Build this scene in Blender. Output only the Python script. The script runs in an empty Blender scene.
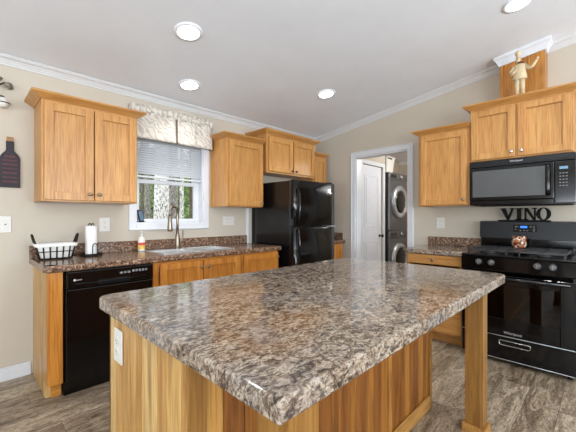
import bpy, bmesh, math, random
from mathutils import Vector, Matrix
random.seed(7)
PI = math.pi
scn = bpy.context.scene
COL = scn.collection

# ------------------------------------------------------------------ camera, world, light, exposure
F_PX, HORIZON = 323.7, 217.3
cam_d = bpy.data.cameras.new('camera')
cam = bpy.data.objects.new('camera', cam_d); COL.objects.link(cam)
cam.location = (-3.908, -3.2465, 1.2364)
cam.rotation_euler = (PI/2, 0, -math.radians(45.383))
cam_d.sensor_fit = 'HORIZONTAL'; cam_d.sensor_width = 36.0
cam_d.lens = F_PX/576*36.0
cam_d.shift_y = (HORIZON-216)/576
cam_d.clip_start = 0.02
scn.camera = cam
scn.view_settings.view_transform = 'Standard'
scn.view_settings.look = 'None'
scn.view_settings.gamma = 1
scn.view_settings.use_curve_mapping = False
scn.view_settings.exposure = -0.25
scn.cycles.use_denoising = True
scn.cycles.max_bounces = 10
scn.cycles.diffuse_bounces = 6
scn.cycles.sample_clamp_indirect = 8

W = bpy.data.worlds.new('World'); scn.world = W; W.use_nodes = True
bg = W.node_tree.nodes['Background']
bg.inputs[0].default_value = (0.90, 0.95, 1.0, 1); bg.inputs[1].default_value = 2.8

def area(name, loc, rot, sx, sy, power, col=(1, 1, 1), spread=180, shape='RECTANGLE'):
    l = bpy.data.lights.new(name, 'AREA'); l.shape = shape; l.size = sx; l.size_y = sy
    l.energy = power; l.color = col; l.spread = math.radians(spread)
    o = bpy.data.objects.new(name, l); COL.objects.link(o); o.location = loc; o.rotation_euler = rot
    return o
# added lamps by the unseen windows (wall_front, wall_left), tilted up to brighten the ceiling
FILL_TINT = (0.86, 0.93, 1.0)
area('ceiling_fill_front_a', (-5.6, -7.52, 1.45), (math.radians(150), 0, 0), 2.2, 1.7, 310, FILL_TINT)
area('ceiling_fill_front_b', (-2.2, -7.52, 1.45), (math.radians(150), 0, 0), 2.2, 1.7, 310, FILL_TINT)
area('ceiling_fill_left', (-7.92, -3.4, 1.2), (0, -math.radians(148), 0), 2.1, 2.4, 190, FILL_TINT)

# ------------------------------------------------------------------ material helpers
def lin(c):
    return tuple(((v/255)/12.92 if v/255 <= .04045 else ((v/255+.055)/1.055)**2.4) for v in c)+(1,)
class NT:
    def __init__(s, name):
        s.m = bpy.data.materials.new(name); s.m.use_nodes = True
        s.t = s.m.node_tree; s.N = s.t.nodes; s.b = s.N['Principled BSDF']; s.out = s.N['Material Output']
    def n(s, typ, **kw):
        o = s.N.new(typ)
        for k, v in kw.items(): setattr(o, k, v)
        return o
    def l(s, a, b): s.t.links.new(a, b)
    def ramp(s, fac, stops, interp='LINEAR'):
        r = s.n('ShaderNodeValToRGB'); e = r.color_ramp.elements; r.color_ramp.interpolation = interp
        while len(e) < len(stops): e.new(0.5)
        for el, (p, c) in zip(e, stops): el.position = p; el.color = lin(c) if len(c) == 3 else c
        s.l(fac, r.inputs[0]); return r.outputs[0]
    def mix(s, fac, a, b, blend='MIX'):
        m = s.n('ShaderNodeMix', data_type='RGBA', blend_type=blend)
        for inp, v in ((m.inputs[0], fac), (m.inputs[6], a), (m.inputs[7], b)):
            if hasattr(v, 'links'): s.l(v, inp)
            else: inp.default_value = v
        return m.outputs[2]
    def math(s, op, a, b=0.0, c=0.0):
        m = s.n('ShaderNodeMath', operation=op)
        for inp, v in zip(m.inputs, (a, b, c)):
            if hasattr(v, 'links'): s.l(v, inp)
            else: inp.default_value = v
        return m.outputs[0]
    def coords(s, scale=(1, 1, 1), rand=0.0, kind='Object'):
        tc = s.n('ShaderNodeTexCoord'); mp = s.n('ShaderNodeMapping'); mp.inputs['Scale'].default_value = scale
        src = tc.outputs[kind]
        if rand:
            oi = s.n('ShaderNodeObjectInfo'); va = s.n('ShaderNodeVectorMath', operation='ADD')
            s.l(src, va.inputs[0]); s.l(s.math('MULTIPLY', oi.outputs['Random'], rand), va.inputs[1]); src = va.outputs[0]
        s.l(src, mp.inputs[0]); return mp.outputs[0]
    def noise(s, vec, scale, detail=3, rough=.55, dist=0.0):
        n = s.n('ShaderNodeTexNoise'); s.l(vec, n.inputs['Vector'])
        n.inputs['Scale'].default_value = scale; n.inputs['Detail'].default_value = detail
        n.inputs['Roughness'].default_value = rough; n.inputs['Distortion'].default_value = dist
        return n.outputs[0]
    def bump(s, h, strength=.2, dist=.002):
        b = s.n('ShaderNodeBump'); b.inputs['Strength'].default_value = strength; b.inputs['Distance'].default_value = dist
        s.l(h, b.inputs['Height']); s.l(b.outputs[0], s.b.inputs['Normal'])
    def set(s, **kw):
        for k, v in kw.items():
            inp = s.b.inputs[k.replace('_', ' ')]
            if hasattr(v, 'links'): s.l(v, inp)
            else: inp.default_value = v
        return s

def plain(name, c, rough=.5, metal=0.0, spec=.5, var=.04, vs=9.0, **kw):
    m = NT(name); f = m.noise(m.coords(), vs, 3)
    d = tuple(max(0, v*(1-var)) for v in c); e = tuple(min(255, v*(1+var)) for v in c)
    m.set(Base_Color=m.ramp(f, [(.3, d), (.7, e)]), Roughness=rough, Metallic=metal)
    m.b.inputs['Specular IOR Level'].default_value = spec
    for k, v in kw.items(): m.b.inputs[k.replace('_', ' ')].default_value = v
    return m.m
def emit(name, c, strength):
    m = NT(name); m.set(Base_Color=lin(c), Emission_Color=lin(c), Emission_Strength=strength); return m.m

def wood(name, axis, c0, c1, c2, rough=.36, island=False, amp=.10):
    m = NT(name); i = 'xyz'.index(axis)
    sc = [13.0]*3; sc[i] = 1.1
    fs = [120.0]*3; fs[i] = 5.0
    co = m.coords(tuple(sc), 37.0); fi = m.coords(tuple(fs), 37.0)
    if island:
        g = m.n('ShaderNodeNewGeometry')
        va = m.n('ShaderNodeVectorMath', operation='ADD'); m.l(co, va.inputs[0]); m.l(m.math('MULTIPLY', g.outputs['Random Per Island'], 61.0), va.inputs[1]); co = va.outputs[0]
    a = m.noise(co, 1.3, 4, .6, .9); b = m.noise(fi, 1.0, 2, .6)
    col = m.ramp(a, [(.22, c0), (.5, c1), (.78, c2)])
    if island:
        pr = m.ramp(g.outputs['Random Per Island'], island, 'LINEAR')
        col = m.mix(.62, col, pr)
        col = m.mix(.6, col, m.ramp(a, [(.36, (165, 150, 135)), (.52, (255, 255, 255))]), 'MULTIPLY')
    col = m.mix(.6, col, m.ramp(b, [(.36, (202, 182, 158)), (.56, (255, 255, 255))]), 'MULTIPLY')
    oi = m.n('ShaderNodeObjectInfo')
    hv = m.n('ShaderNodeHueSaturation'); m.l(col, hv.inputs['Color'])
    m.l(m.math('ADD', 1.0-amp/2, m.math('MULTIPLY', oi.outputs['Random'], amp)), hv.inputs['Value'])
    m.set(Base_Color=hv.outputs[0], Roughness=rough)
    m.bump(b, .08, .001)
    return m.m

MAP = ((182, 126, 66), (197, 144, 80), (210, 160, 96))
M = {}
M['maple_z'] = wood('maple_vertical', 'z', *MAP)
M['maple_x'] = wood('maple_horizontal', 'x', *MAP)
M['maple_y'] = wood('maple_depth', 'y', *MAP)
OAK = ((160, 96, 32), (196, 128, 50), (214, 152, 72))
M['base_z'] = wood('honey_vertical', 'z', *OAK)
M['base_x'] = wood('honey_horizontal', 'x', *OAK)
HICK_SHADED = [(0.0, (142, 92, 30)), (.15, (96, 52, 12)), (.35, (136, 84, 26)), (.48, (176, 124, 50)), (.56, (206, 164, 90)), (.66, (160, 106, 38)), (.8, (104, 58, 16)), (1.0, (130, 80, 26))]  # plank palette darkened to paint in shade below the countertop overhang
M['hick_shaded'] = wood('hickory_planks_shaded', 'z', (112, 60, 16), (152, 92, 34), (184, 126, 60), island=HICK_SHADED)
HICK2 = [(0.0, (206, 172, 110)), (.3, (186, 140, 78)), (.5, (218, 190, 134)), (.75, (172, 124, 66)), (1.0, (206, 168, 106))]
M['hick_light'] = wood('hickory_light_planks', 'z', (164, 118, 58), (198, 156, 92), (218, 184, 124), island=HICK2)
M['post_z'] = wood('post_wood', 'z', (116, 78, 30), (144, 102, 46), (168, 126, 66))
M['post_x'] = wood('trim_wood', 'x', (150, 102, 46), (180, 132, 68), (196, 152, 88))
HICK3 = [(0.0, (196, 136, 60)), (.3, (170, 106, 34)), (.5, (220, 168, 92)), (.75, (182, 118, 44)), (1.0, (206, 150, 76))]
M['chase'] = wood('chase_planks', 'z', (160, 98, 34), (198, 134, 58), (222, 168, 94), island=HICK3)
M['wall'] = plain('wall_paint', (193, 184, 169), .75, var=.012, vs=2.0)
M['ceil'] = plain('ceiling_paint', (232, 236, 242), .85, var=.01, vs=3.0)
M['white'] = plain('white_trim_paint', (216, 219, 224), .4, var=.01)
M['crown'] = plain('crown_paint', (206, 206, 206), .5, var=.01)
M['door_white'] = plain('white_door_paint', (222, 226, 234), .4, var=.01)
M['black'] = plain('black_gloss', (9, 9, 10), .10, spec=.4, var=.1)
M['black_side'] = plain('black_textured_side', (13, 13, 15), .2, var=.15)
M['black_matte'] = plain('black_matte', (9, 9, 9), .6, spec=.2, var=.1)
M['black_panel'] = plain('black_control_panel', (20, 23, 28), .3, spec=.35, var=.05)
M['mwglass'] = plain('microwave_window', (84, 86, 87), .18, var=.02)
M['grate'] = plain('cast_iron', (40, 40, 41), .42, var=.2, vs=60)
M['cooktop'] = plain('cooktop_enamel', (14, 14, 15), .15)
M['nickel'] = plain('brushed_nickel', (142, 132, 118), .3, 1.0)
M['chrome'] = plain('chrome', (215, 215, 218), .12, 1.0)
M['steel'] = plain('stainless', (222, 222, 223), .38, 1.0, var=.03, vs=30)
M['bronze'] = plain('dark_bronze', (40, 30, 26), .4, .6)
M['gunmetal'] = plain('graphite_metal', (112, 114, 118), .30, .8)
M['knobgrey'] = plain('knob_grey', (92, 94, 97), .3, .5)
M['graph_dark'] = plain('graphite_dark', (44, 45, 47), .35, .4)
M['plastic_white'] = plain('white_plastic', (214, 212, 206), .35, var=.01)
M['fabric_white'] = plain('white_liner_fabric', (232, 231, 226), .9, var=.03, vs=40)
M['paper'] = plain('paper_towel', (240, 240, 238), .95, var=.015, vs=60)
M['plaque'] = plain('plaque_black', (44, 40, 46), .7, var=.1)
M['red'] = plain('red_lettering', (92, 54, 58), .7)
M['cork'] = plain('cork', (150, 118, 84), .9, var=.2, vs=80)
M['ivory'] = plain('ivory_paint', (204, 184, 150), .6, var=.05, vs=30)
M['maroon'] = plain('maroon_paint', (92, 34, 30), .6)
M['logo'] = plain('silver_logo', (200, 202, 205), .3, .6)
M['bluedisp'] = emit('blue_display', (40, 110, 255), 2.2)
M['cyandisp'] = emit('pale_display', (110, 150, 176), .18)
M['keys'] = plain('keypad_grey', (122, 124, 127), .5)
M['lamp'] = emit('lamp_lens', (255, 252, 245), 9.0)
M['ringsteel'] = plain('silver_ring', (176, 178, 182), .3, .6)
M['rubber'] = plain('dark_rubber', (14, 14, 14), .7)
M['soil'] = plain('forest_floor', (96, 92, 52), .95, var=.4, vs=4)
M['pear'] = plain('pale_green', (190, 200, 150), .5)

def granite(name, sc=1.0, gloss=.10):
    m = NT(name); co = m.coords((1, 1, 1)); st = m.coords((.8, 1.2, 1.0))
    a = m.noise(st, 50*sc, 6, .72, .9)
    fine = m.ramp(a, [(.37, (24, 20, 19)), (.43, (72, 57, 48)), (.47, (134, 112, 93)), (.53, (186, 168, 147)), (.61, (216, 205, 190)), (.70, (112, 90, 74))])
    b = m.noise(st, 9*sc, 5, .62, .8)
    big = m.ramp(b, [(.37, (46, 35, 29)), (.46, (118, 92, 70)), (.55, (182, 163, 139)), (.66, (138, 130, 126))])
    col = m.mix(.34, fine, big)
    r = m.noise(st, 30*sc, 5, .65, 1.6)
    ridge = m.math('ABSOLUTE', m.math('SUBTRACT', r, .5))
    vein = m.ramp(ridge, [(.0, (255, 255, 255)), (.026, (0, 0, 0))])
    msk = m.ramp(m.noise(co, 12*sc, 3, .5), [(.36, (0, 0, 0)), (.48, (255, 255, 255))])
    col = m.mix(m.math('MULTIPLY', m.math('MULTIPLY', vein, msk), .85), col, lin((38, 30, 27)))
    sp = m.ramp(m.noise(m.coords((.6, 1.5, 1)), 85*sc, 3, .6), [(.57, (0, 0, 0)), (.62, (255, 255, 255))])
    col = m.mix(m.math('MULTIPLY', sp, .7), col, lin((44, 38, 38)))
    cool = m.ramp(m.noise(co, 5.1*sc, 3, .5), [(.50, (0, 0, 0)), (.66, (255, 255, 255))])
    col = m.mix(m.math('MULTIPLY', cool, .25), col, lin((136, 136, 142)))
    rust = m.ramp(m.noise(co, 4.3*sc, 4, .6), [(.32, (255, 255, 255)), (.44, (0, 0, 0))])
    col = m.mix(m.math('MULTIPLY', rust, .28), col, lin((124, 80, 46)))
    hs = m.n('ShaderNodeHueSaturation'); hs.inputs['Value'].default_value = .84; hs.inputs['Saturation'].default_value = .95; m.l(col, hs.inputs['Color'])
    m.set(Base_Color=hs.outputs[0], Roughness=gloss)
    m.b.inputs['Specular IOR Level'].default_value = .55
    return m.m
M['granite'] = granite('granite_island', 1.0)
def granite_dark():
    m = NT('granite_counter'); co = m.coords((1, 1, 1))
    a = m.noise(co, 62, 5, .75, .5); b = m.noise(co, 11, 3, .5)
    col = m.ramp(a, [(.36, (28, 21, 19)), (.45, (84, 60, 46)), (.52, (124, 94, 74)), (.58, (150, 126, 104)), (.66, (206, 192, 174))])
    col = m.mix(m.ramp(b, [(.42, (0, 0, 0)), (.62, (110, 110, 110))]), col, lin((112, 76, 58)))
    m.set(Base_Color=col, Roughness=.18); return m.m
M['granite_c'] = granite_dark()

def floor_mat():
    m = NT('vinyl_plank_floor'); co = m.coords((1, 1, 1))
    sx = m.n('ShaderNodeSeparateXYZ'); m.l(co, sx.inputs[0])
    PW, PL = .178, .92
    v = m.math('DIVIDE', sx.outputs[1], PW); row = m.math('FLOOR', v)
    u = m.math('ADD', m.math('DIVIDE', sx.outputs[0], PL), m.math('MULTIPLY', row, .37)); cl = m.math('FLOOR', u)
    cv = m.n('ShaderNodeCombineXYZ'); m.l(cl, cv.inputs[0]); m.l(row, cv.inputs[1])
    wn = m.n('ShaderNodeTexWhiteNoise', noise_dimensions='2D'); m.l(cv.outputs[0], wn.inputs['Vector']); rnd = wn.outputs['Value']
    fu = m.math('SUBTRACT', u, cl); fv = m.math('SUBTRACT', v, row)
    def edge(f, w):
        return m.math('LESS_THAN', m.math('MINIMUM', f, m.math('SUBTRACT', 1.0, f)), w)
    gap = m.math('MAXIMUM', edge(fu, .0022), edge(fv, .010))
    va = m.n('ShaderNodeVectorMath', operation='ADD'); m.l(m.coords((1.5, 6, 1)), va.inputs[0]); m.l(m.math('MULTIPLY', rnd, 23.0), va.inputs[1])
    a = m.noise(va.outputs[0], 2.2, 6, .66, 1.2)
    fine = m.noise(m.coords((4, 40, 1)), 3, 4, .6)
    tone = m.ramp(rnd, [(.0, (94, 79, 64)), (.25, (168, 152, 130)), (.45, (116, 98, 78)), (.65, (196, 181, 157)), (.82, (134, 112, 87)), (1, (84, 71, 59))])
    st = m.ramp(a, [(.37, (44, 35, 28)), (.44, (112, 95, 76)), (.52, (168, 152, 130)), (.59, (210, 197, 174)), (.67, (112, 88, 62))])
    col = m.mix(.46, tone, st)
    fine2 = m.noise(m.coords((9, 22, 1)), 4, 6, .7, 1.0)
    col = m.mix(.7, col, m.ramp(fine2, [(.38, (120, 104, 86)), (.52, (255, 255, 255))]), 'MULTIPLY')
    col = m.mix(.4, col, m.ramp(fine, [(.35, (150, 140, 130)), (.6, (255, 255, 255))]), 'MULTIPLY')
    crack = m.ramp(m.noise(m.coords((2, 5, 1)), 7, 5, .7, 1.5), [(.60, (0, 0, 0)), (.68, (255, 255, 255))])
    col = m.mix(m.math('MULTIPLY', crack, .65), col, lin((56, 42, 32)))
    lite = m.ramp(m.noise(m.coords((3, 9, 1)), 5, 5, .7, 1.0), [(.62, (0, 0, 0)), (.72, (255, 255, 255))])
    col = m.mix(m.math('MULTIPLY', lite, .5), col, lin((206, 194, 172)))
    col = m.mix(m.math('MULTIPLY', gap, .55), col, lin((56, 46, 38)))
    m.set(Base_Color=col, Roughness=.42)
    return m.m
M['floor'] = floor_mat()

def glass(name, tint, refl_rough=.02, ior=1.45, k=1.0):
    m = NT(name); m.N.remove(m.b)
    tr = m.n('ShaderNodeBsdfTransparent'); tr.inputs[0].default_value = tint
    gl = m.n('ShaderNodeBsdfGlossy'); gl.inputs[1].default_value = refl_rough
    fr = m.n('ShaderNodeFresnel'); fr.inputs[0].default_value = ior
    mx = m.n('ShaderNodeMixShader'); m.l(m.math('MULTIPLY', fr.outputs[0], k), mx.inputs[0]); m.l(tr.outputs[0], mx.inputs[1]); m.l(gl.outputs[0], mx.inputs[2])
    m.l(mx.outputs[0], m.out.inputs[0]); return m.m
M['glass'] = glass('window_glass', (.95, .97, .97, 1))
M['ovenglass'] = glass('oven_glass', (.20, .19, .18, 1), .03, 1.6)
M['clear'] = plain('pale_plastic', (228, 224, 216), .2)
def blind():
    m = NT('blind_slats'); m.N.remove(m.b)
    d = m.n('ShaderNodeBsdfDiffuse'); d.inputs[0].default_value = lin((236, 237, 240))
    t = m.n('ShaderNodeBsdfTranslucent'); t.inputs[0].default_value = lin((235, 237, 240))
    mx = m.n('ShaderNodeMixShader'); mx.inputs[0].default_value = .68
    m.l(d.outputs[0], mx.inputs[1]); m.l(t.outputs[0], mx.inputs[2]); m.l(mx.outputs[0], m.out.inputs[0]); return m.m
M['blind'] = blind()
def valance_mat():
    m = NT('valance_fabric'); co = m.coords((1, .3, 1))
    w = m.n('ShaderNodeTexWave', wave_type='BANDS', bands_direction='DIAGONAL'); m.l(co, w.inputs[0])
    w.inputs['Scale'].default_value = 10; w.inputs['Distortion'].default_value = 11; w.inputs['Detail'].default_value = 2; w.inputs['Detail Scale'].default_value = 1.3
    m.set(Base_Color=m.ramp(w.outputs[1], [(.12, (182, 174, 164)), (.4, (205, 198, 188)), (.8, (214, 207, 197))]), Roughness=.9)
    return m.m
M['valance'] = valance_mat()
M['valance_lining'] = plain('valance_lining', (120, 104, 88), .9)
def mosaic():
    m = NT('mosaic_glass'); v = m.n('ShaderNodeTexVoronoi'); m.l(m.coords(), v.inputs['Vector']); v.inputs['Scale'].default_value = 55
    s = m.n('ShaderNodeSeparateColor'); m.l(v.outputs['Color'], s.inputs[0])
    m.set(Base_Color=m.ramp(s.outputs[0], [(0, (100, 52, 30)), (.3, (176, 106, 60)), (.55, (230, 214, 196)), (.85, (140, 84, 54))], 'CONSTANT'), Roughness=.25); return m.m
M['mosaic'] = mosaic()
def bark(name, stops, sc=(14, 14, 7)):
    m = NT(name); f = m.noise(m.coords(sc), 2.2, 6, .75, .4)
    m.set(Base_Color=m.ramp(f, stops), Roughness=.95); return m.m
M['birch'] = bark('pale_bark', [(.40, (70, 62, 62)), (.455, (176, 168, 164)), (.51, (238, 234, 231))])
M['greybark'] = bark('grey_bark', [(.34, (62, 56, 52)), (.5, (128, 120, 114)), (.66, (196, 190, 184))])
M['darkbark'] = bark('dark_bark', [(.34, (44, 36, 32)), (.5, (84, 72, 64)), (.7, (140, 128, 118))])
def leafm(name, a, b):
    m = NT(name); g = m.n('ShaderNodeNewGeometry')
    m.set(Base_Color=m.ramp(g.outputs['Random Per Island'], [(0, a), (1, b)]), Roughness=.6); return m.m
M['leaf'] = leafm('green_leaves', (60, 98, 28), (160, 196, 80))
M['leaf2'] = leafm('dark_leaves', (32, 58, 24), (92, 128, 50))
M['pewter'] = plain('pewter', (128, 118, 104), .45, .6, var=.4, vs=60)
M['soap'] = plain('soap_label', (206, 72, 60), .4, var=.3, vs=50)
M['soapy'] = plain('soap_label_yellow', (226, 178, 84), .4, var=.2, vs=50)
M['screen'] = plain('tablet_screen', (96, 124, 150), .15, var=.2, vs=12)

# ------------------------------------------------------------------ geometry helpers
class MB:
    def __init__(s): s.bm = bmesh.new(); s.mi = 0; s.mats = []
    def use(s, m):
        if m not in s.mats: s.mats.append(m)
        s.mi = s.mats.index(m); return s
    def _tag(s, faces, smooth=False):
        for f in faces: f.material_index = s.mi; f.smooth = smooth
    def box(s, a, b, bevel=0.0, seg=1, mat=None):
        if mat: s.use(mat)
        a, b = [min(p, q) for p, q in zip(a, b)], [max(p, q) for p, q in zip(a, b)]
        r = bmesh.ops.create_cube(s.bm, size=1.0)
        vs = r['verts']
        for v in vs:
            v.co = Vector([a[i] if v.co[i] < 0 else b[i] for i in range(3)])
        fs = set(f for v in vs for f in v.link_faces)
        if bevel > 0:
            es = list(set(e for v in vs for e in v.link_edges))
            r = bmesh.ops.bevel(s.bm, geom=es, offset=bevel, segments=seg, profile=.5, affect='EDGES')
            fs = set(r['faces']) | set(f for f in fs if f.is_valid)
        s._tag([f for f in fs if f.is_valid]); return s
    def loops(s, rings, closed=True, cap=True, smooth=True, mat=None):
        if mat: s.use(mat)
        R = [[s.bm.verts.new(p) for p in ring] for ring in rings]; fs = []
        for A, B in zip(R, R[1:]):
            n = len(A)
            for i in range(n if closed else n-1):
                j = (i+1) % n
                try: fs.append(s.bm.faces.new((A[i], A[j], B[j], B[i])))
                except ValueError: pass
        s._tag(fs, smooth)
        if cap and closed:
            c = []
            for ring, rev in ((R[0], True), (R[-1], False)):
                try: c.append(s.bm.faces.new(list(reversed(ring)) if rev else ring))
                except ValueError: pass
            s._tag(c, False)
        return s
    def tube(s, pts, r, seg=8, mat=None, closed=False):
        pts = [Vector(p) for p in pts]; rr = r if isinstance(r, (list, tuple)) else [r]*len(pts)
        rings = []; up = None
        for i, p in enumerate(pts):
            d = (pts[min(i+1, len(pts)-1)]-pts[max(i-1, 0)])
            if closed: d = pts[(i+1) % len(pts)]-pts[i-1]
            d = d.normalized()
            if up is None or abs(up.dot(d)) > .98:
                up = Vector((0, 0, 1)) if abs(d.z) < .9 else Vector((1, 0, 0))
            u = d.cross(up).normalized(); w = u.cross(d).normalized(); up = w
            rings.append([p+u*math.cos(2*PI*k/seg)*rr[i]+w*math.sin(2*PI*k/seg)*rr[i] for k in range(seg)])
        if closed: rings.append(rings[0][:])
        return s.loops(rings, mat=mat, cap=not closed)
    def lathe(s, prof, c=(0, 0, 0), axis='z', seg=20, mat=None, smooth=True, cap=True):
        c = Vector(c); rings = []
        for r, h in prof:
            ring = []
            for k in range(seg):
                a = 2*PI*k/seg; p = (math.cos(a)*r, math.sin(a)*r, h)
                if axis == 'x': p = (h, p[0], p[1])
                elif axis == 'y': p = (p[1], h, p[0])
                elif axis == '-y': p = (p[0], -h, p[1])
                elif axis == '-x': p = (-h, p[1], p[0])
                ring.append(c+Vector(p))
            rings.append(ring)
        return s.loops(rings, mat=mat, smooth=smooth, cap=cap)
    def prism(s, poly, axis, lo, hi, mat=None, shift=(0, 0, 0), smooth=False):
        # poly: 2D points in the two remaining axes (in xyz order)
        def P(q, t):
            q = list(q); q.insert('xyz'.index(axis), t); return Vector(q)
        A = [P(q, lo) for q in poly]; B = [P(q, hi)+Vector(shift) for q in poly]
        return s.loops([A, B], mat=mat, smooth=smooth)
    def build(s, name, mat, parent=None, off=(0, 0, 0), **props):
        bmesh.ops.recalc_face_normals(s.bm, faces=s.bm.faces[:])
        me = bpy.data.meshes.new(name)
        off = Vector(off)
        if off.length: bmesh.ops.translate(s.bm, verts=s.bm.verts[:], vec=-off)
        s.bm.to_mesh(me); s.bm.free()
        mats = s.mats if s.mats else [mat]
        for m in mats: me.materials.append(M[m])
        o = bpy.data.objects.new(name, me); COL.objects.link(o); o.location = off
        if parent: o.parent = parent
        for k, v in props.items(): o[k] = v
        return o

def thing(name, label, cat, loc=(0, 0, 0), rz=0.0, group=None):
    o = bpy.data.objects.new(name, None); COL.objects.link(o); o.empty_display_size = .1
    o.location = loc; o.rotation_euler = (0, 0, rz); o['label'] = label; o['category'] = cat
    if group: o['group'] = group
    return o
def tag(o, label, cat, group=None):
    o['label'] = label; o['category'] = cat
    if group: o['group'] = group
    return o
def structure(o): o['kind'] = 'structure'; return o
def dup(root, label, loc, group=None):
    def cp(o, parent):
        c = o.copy(); COL.objects.link(c)
        if parent: c.parent = parent
        for ch in list(o.children): cp(ch, c)
        return c
    r = cp(root, None); r.location = loc; r['label'] = label
    if group: r['group'] = group
    return r
def text(name, s, size, depth, mat, parent, loc, rot, **props):
    cu = bpy.data.curves.new(name, 'FONT'); cu.body = s; cu.size = size; cu.extrude = depth; cu.align_x = 'CENTER'; cu.align_y = 'CENTER'
    t = bpy.data.objects.new(name, cu); COL.objects.link(t)
    dg = bpy.context.evaluated_depsgraph_get(); me = bpy.data.meshes.new_from_object(t.evaluated_get(dg))
    bpy.data.objects.remove(t); bpy.data.curves.remove(cu)
    me.materials.clear(); me.materials.append(M[mat])
    o = bpy.data.objects.new(name, me); COL.objects.link(o); o.location = loc; o.rotation_euler = rot; o.parent = parent
    for k, v in props.items(): o[k] = v
    return o
RW = -PI/2        # turn a unit built facing -y so that it stands on the right wall facing -x

# ------------------------------------------------------------------ structure
EAVE, SL, RIDGE = 2.45, .14, -4.0
def zc(y): return EAVE-SL*y if y > RIDGE else EAVE-SL*RIDGE-SL*(RIDGE-y)
XL, YF = -8.0, -7.6
structure(MB().box((XL-.2, YF-.2, -.06), (3.1, .14, 0)).build('floor', 'floor'))
c = MB()
c.loops([[(XL-.1, .16, EAVE-.02), (.11, .16, EAVE-.02), (.11, .16, EAVE+.1), (XL-.1, .16, EAVE+.1)],
         [(XL-.1, RIDGE, zc(RIDGE)), (.11, RIDGE, zc(RIDGE)), (.11, RIDGE, zc(RIDGE)+.1), (XL-.1, RIDGE, zc(RIDGE)+.1)],
         [(XL-.1, YF-.1, zc(YF-.1)), (.11, YF-.1, zc(YF-.1)), (.11, YF-.1, zc(YF-.1)+.1), (XL-.1, YF-.1, zc(YF-.1)+.1)]], smooth=False)
structure(c.build('ceiling', 'ceil'))
# back wall with the window opening
WX0, WX1, WZ0, WZ1 = -2.715, -1.983, 1.175, 2.06
w = MB()
w.box((XL-.1, 0, 0), (WX0, .14, EAVE+.05)).box((WX1, 0, 0), (3.1, .14, EAVE+.05))
w.box((WX0, 0, 0), (WX1, .14, WZ0)).box((WX0, 0, WZ1), (WX1, .14, EAVE+.05))
structure(w.build('wall_back', 'wall'))
# right wall with the laundry doorway
DY0, DY1, DZ = -.728, -1.490, 2.08
w = MB()
w.prism([(0, 0), (DY0, 0), (DY0, zc(DY0)+.05), (0, zc(0)+.05)], 'x', 0, .11)
w.prism([(DY0, DZ), (DY1, DZ), (DY1, zc(DY1)+.05), (DY0, zc(DY0)+.05)], 'x', 0, .11)
w.prism([(DY1, 0), (YF, 0), (YF, zc(YF)+.05), (RIDGE, zc(RIDGE)+.05), (DY1, zc(DY1)+.05)], 'x', 0, .11)
structure(w.build('wall_right', 'wall'))
# left wall with a glazed opening, front wall with two windows (behind the camera)
def win_wall(name, fixed, axis, a, b, holes, top):
    w = MB(); cur = a
    for h0, h1, z0, z1 in holes:
        segs = [(cur, h0, 0, top), (h0, h1, 0, z0), (h0, h1, z1, top)]
        for p, q, zz0, zz1 in segs:
            if zz1-zz0 < .01: continue
            if axis == 'x': w.box((p, fixed-.12, zz0), (q, fixed, zz1))
            else: w.box((fixed-.12, p, zz0), (fixed, q, zz1))
        cur = h1
    if axis == 'x': w.box((cur, fixed-.12, 0), (b, fixed, top))
    else: w.box((fixed-.12, cur, 0), (fixed, b, top))
    structure(w.build(name, 'wall'))
win_wall('wall_front', YF, 'x', XL-.1, .11, [(-6.7, -4.5, .6, 2.3), (-3.3, -1.1, .6, 2.3)], zc(YF)+.02)
win_wall('wall_left', XL, 'y', YF-.1, .14, [(-4.6, -2.2, .12, 2.22)], zc(RIDGE)+.05)
for n, (a, b, z0, z1, ax) in {'window_2': (-6.7, -4.5, .6, 2.3, 'x'), 'window_3': (-3.3, -1.1, .6, 2.3, 'x'), 'window_4': (-4.6, -2.2, .12, 2.22, 'y')}.items():
    f = MB()
    def bb(p0, p1, z0_, z1_, d0, d1):
        if ax == 'x': f.box((p0, YF-d1, z0_), (p1, YF-d0, z1_), .004)
        else: f.box((XL-d1, p0, z0_), (XL-d0, p1, z1_), .004)
    mid = (a+b)/2
    for p0, p1, q0, q1 in ((a, a+.06, z0, z1), (b-.06, b, z0, z1), (mid-.03, mid+.03, z0, z1), (a+.06, b-.06, z0, z0+.06), (a+.06, b-.06, z1-.06, z1)):
        bb(p0, p1, q0, q1, .03, .08)
    structure(f.build(n, 'white'))

# baseboards
def baseboard(name, pts):
    b = MB()
    for (x0, y0), (x1, y1) in pts:
        b.box((x0, y0, 0), (x1, y1, .085), .003)
        b.box((x0, y0 if y1-y0 > .02 or x1-x0 < .02 else y0+.005, .085), (x1, y1, .10), .004)
    structure(b.build(name, 'white'))
baseboard('baseboard_back', [((XL, -.014), (-3.515, 0))])
baseboard('baseboard_right', [((-.014, -.64), (0, -.62)), ((-.014, YF), (0, -3.2))])
# crown mouldings at the ceiling
pf = [(0, 0), (-.056, 0), (-.056, -.010), (-.050, -.012), (-.049, -.018), (-.034, -.026), (-.020, -.046), (-.018, -.054), (-.011, -.056), (-.009, -.068), (0, -.069)]
k = MB(); k.prism([(y, EAVE+z+.004) for y, z in pf], 'x', XL, 0)
structure(k.build('trim_1', 'crown'))
k = MB(); A = 0.0; B = RIDGE
k.loops([[(x, yy, zc(yy)+z+.004) for x, z in pf] for yy in (A, B, YF)], smooth=False)
structure(k.build('trim_2', 'crown'))
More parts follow.
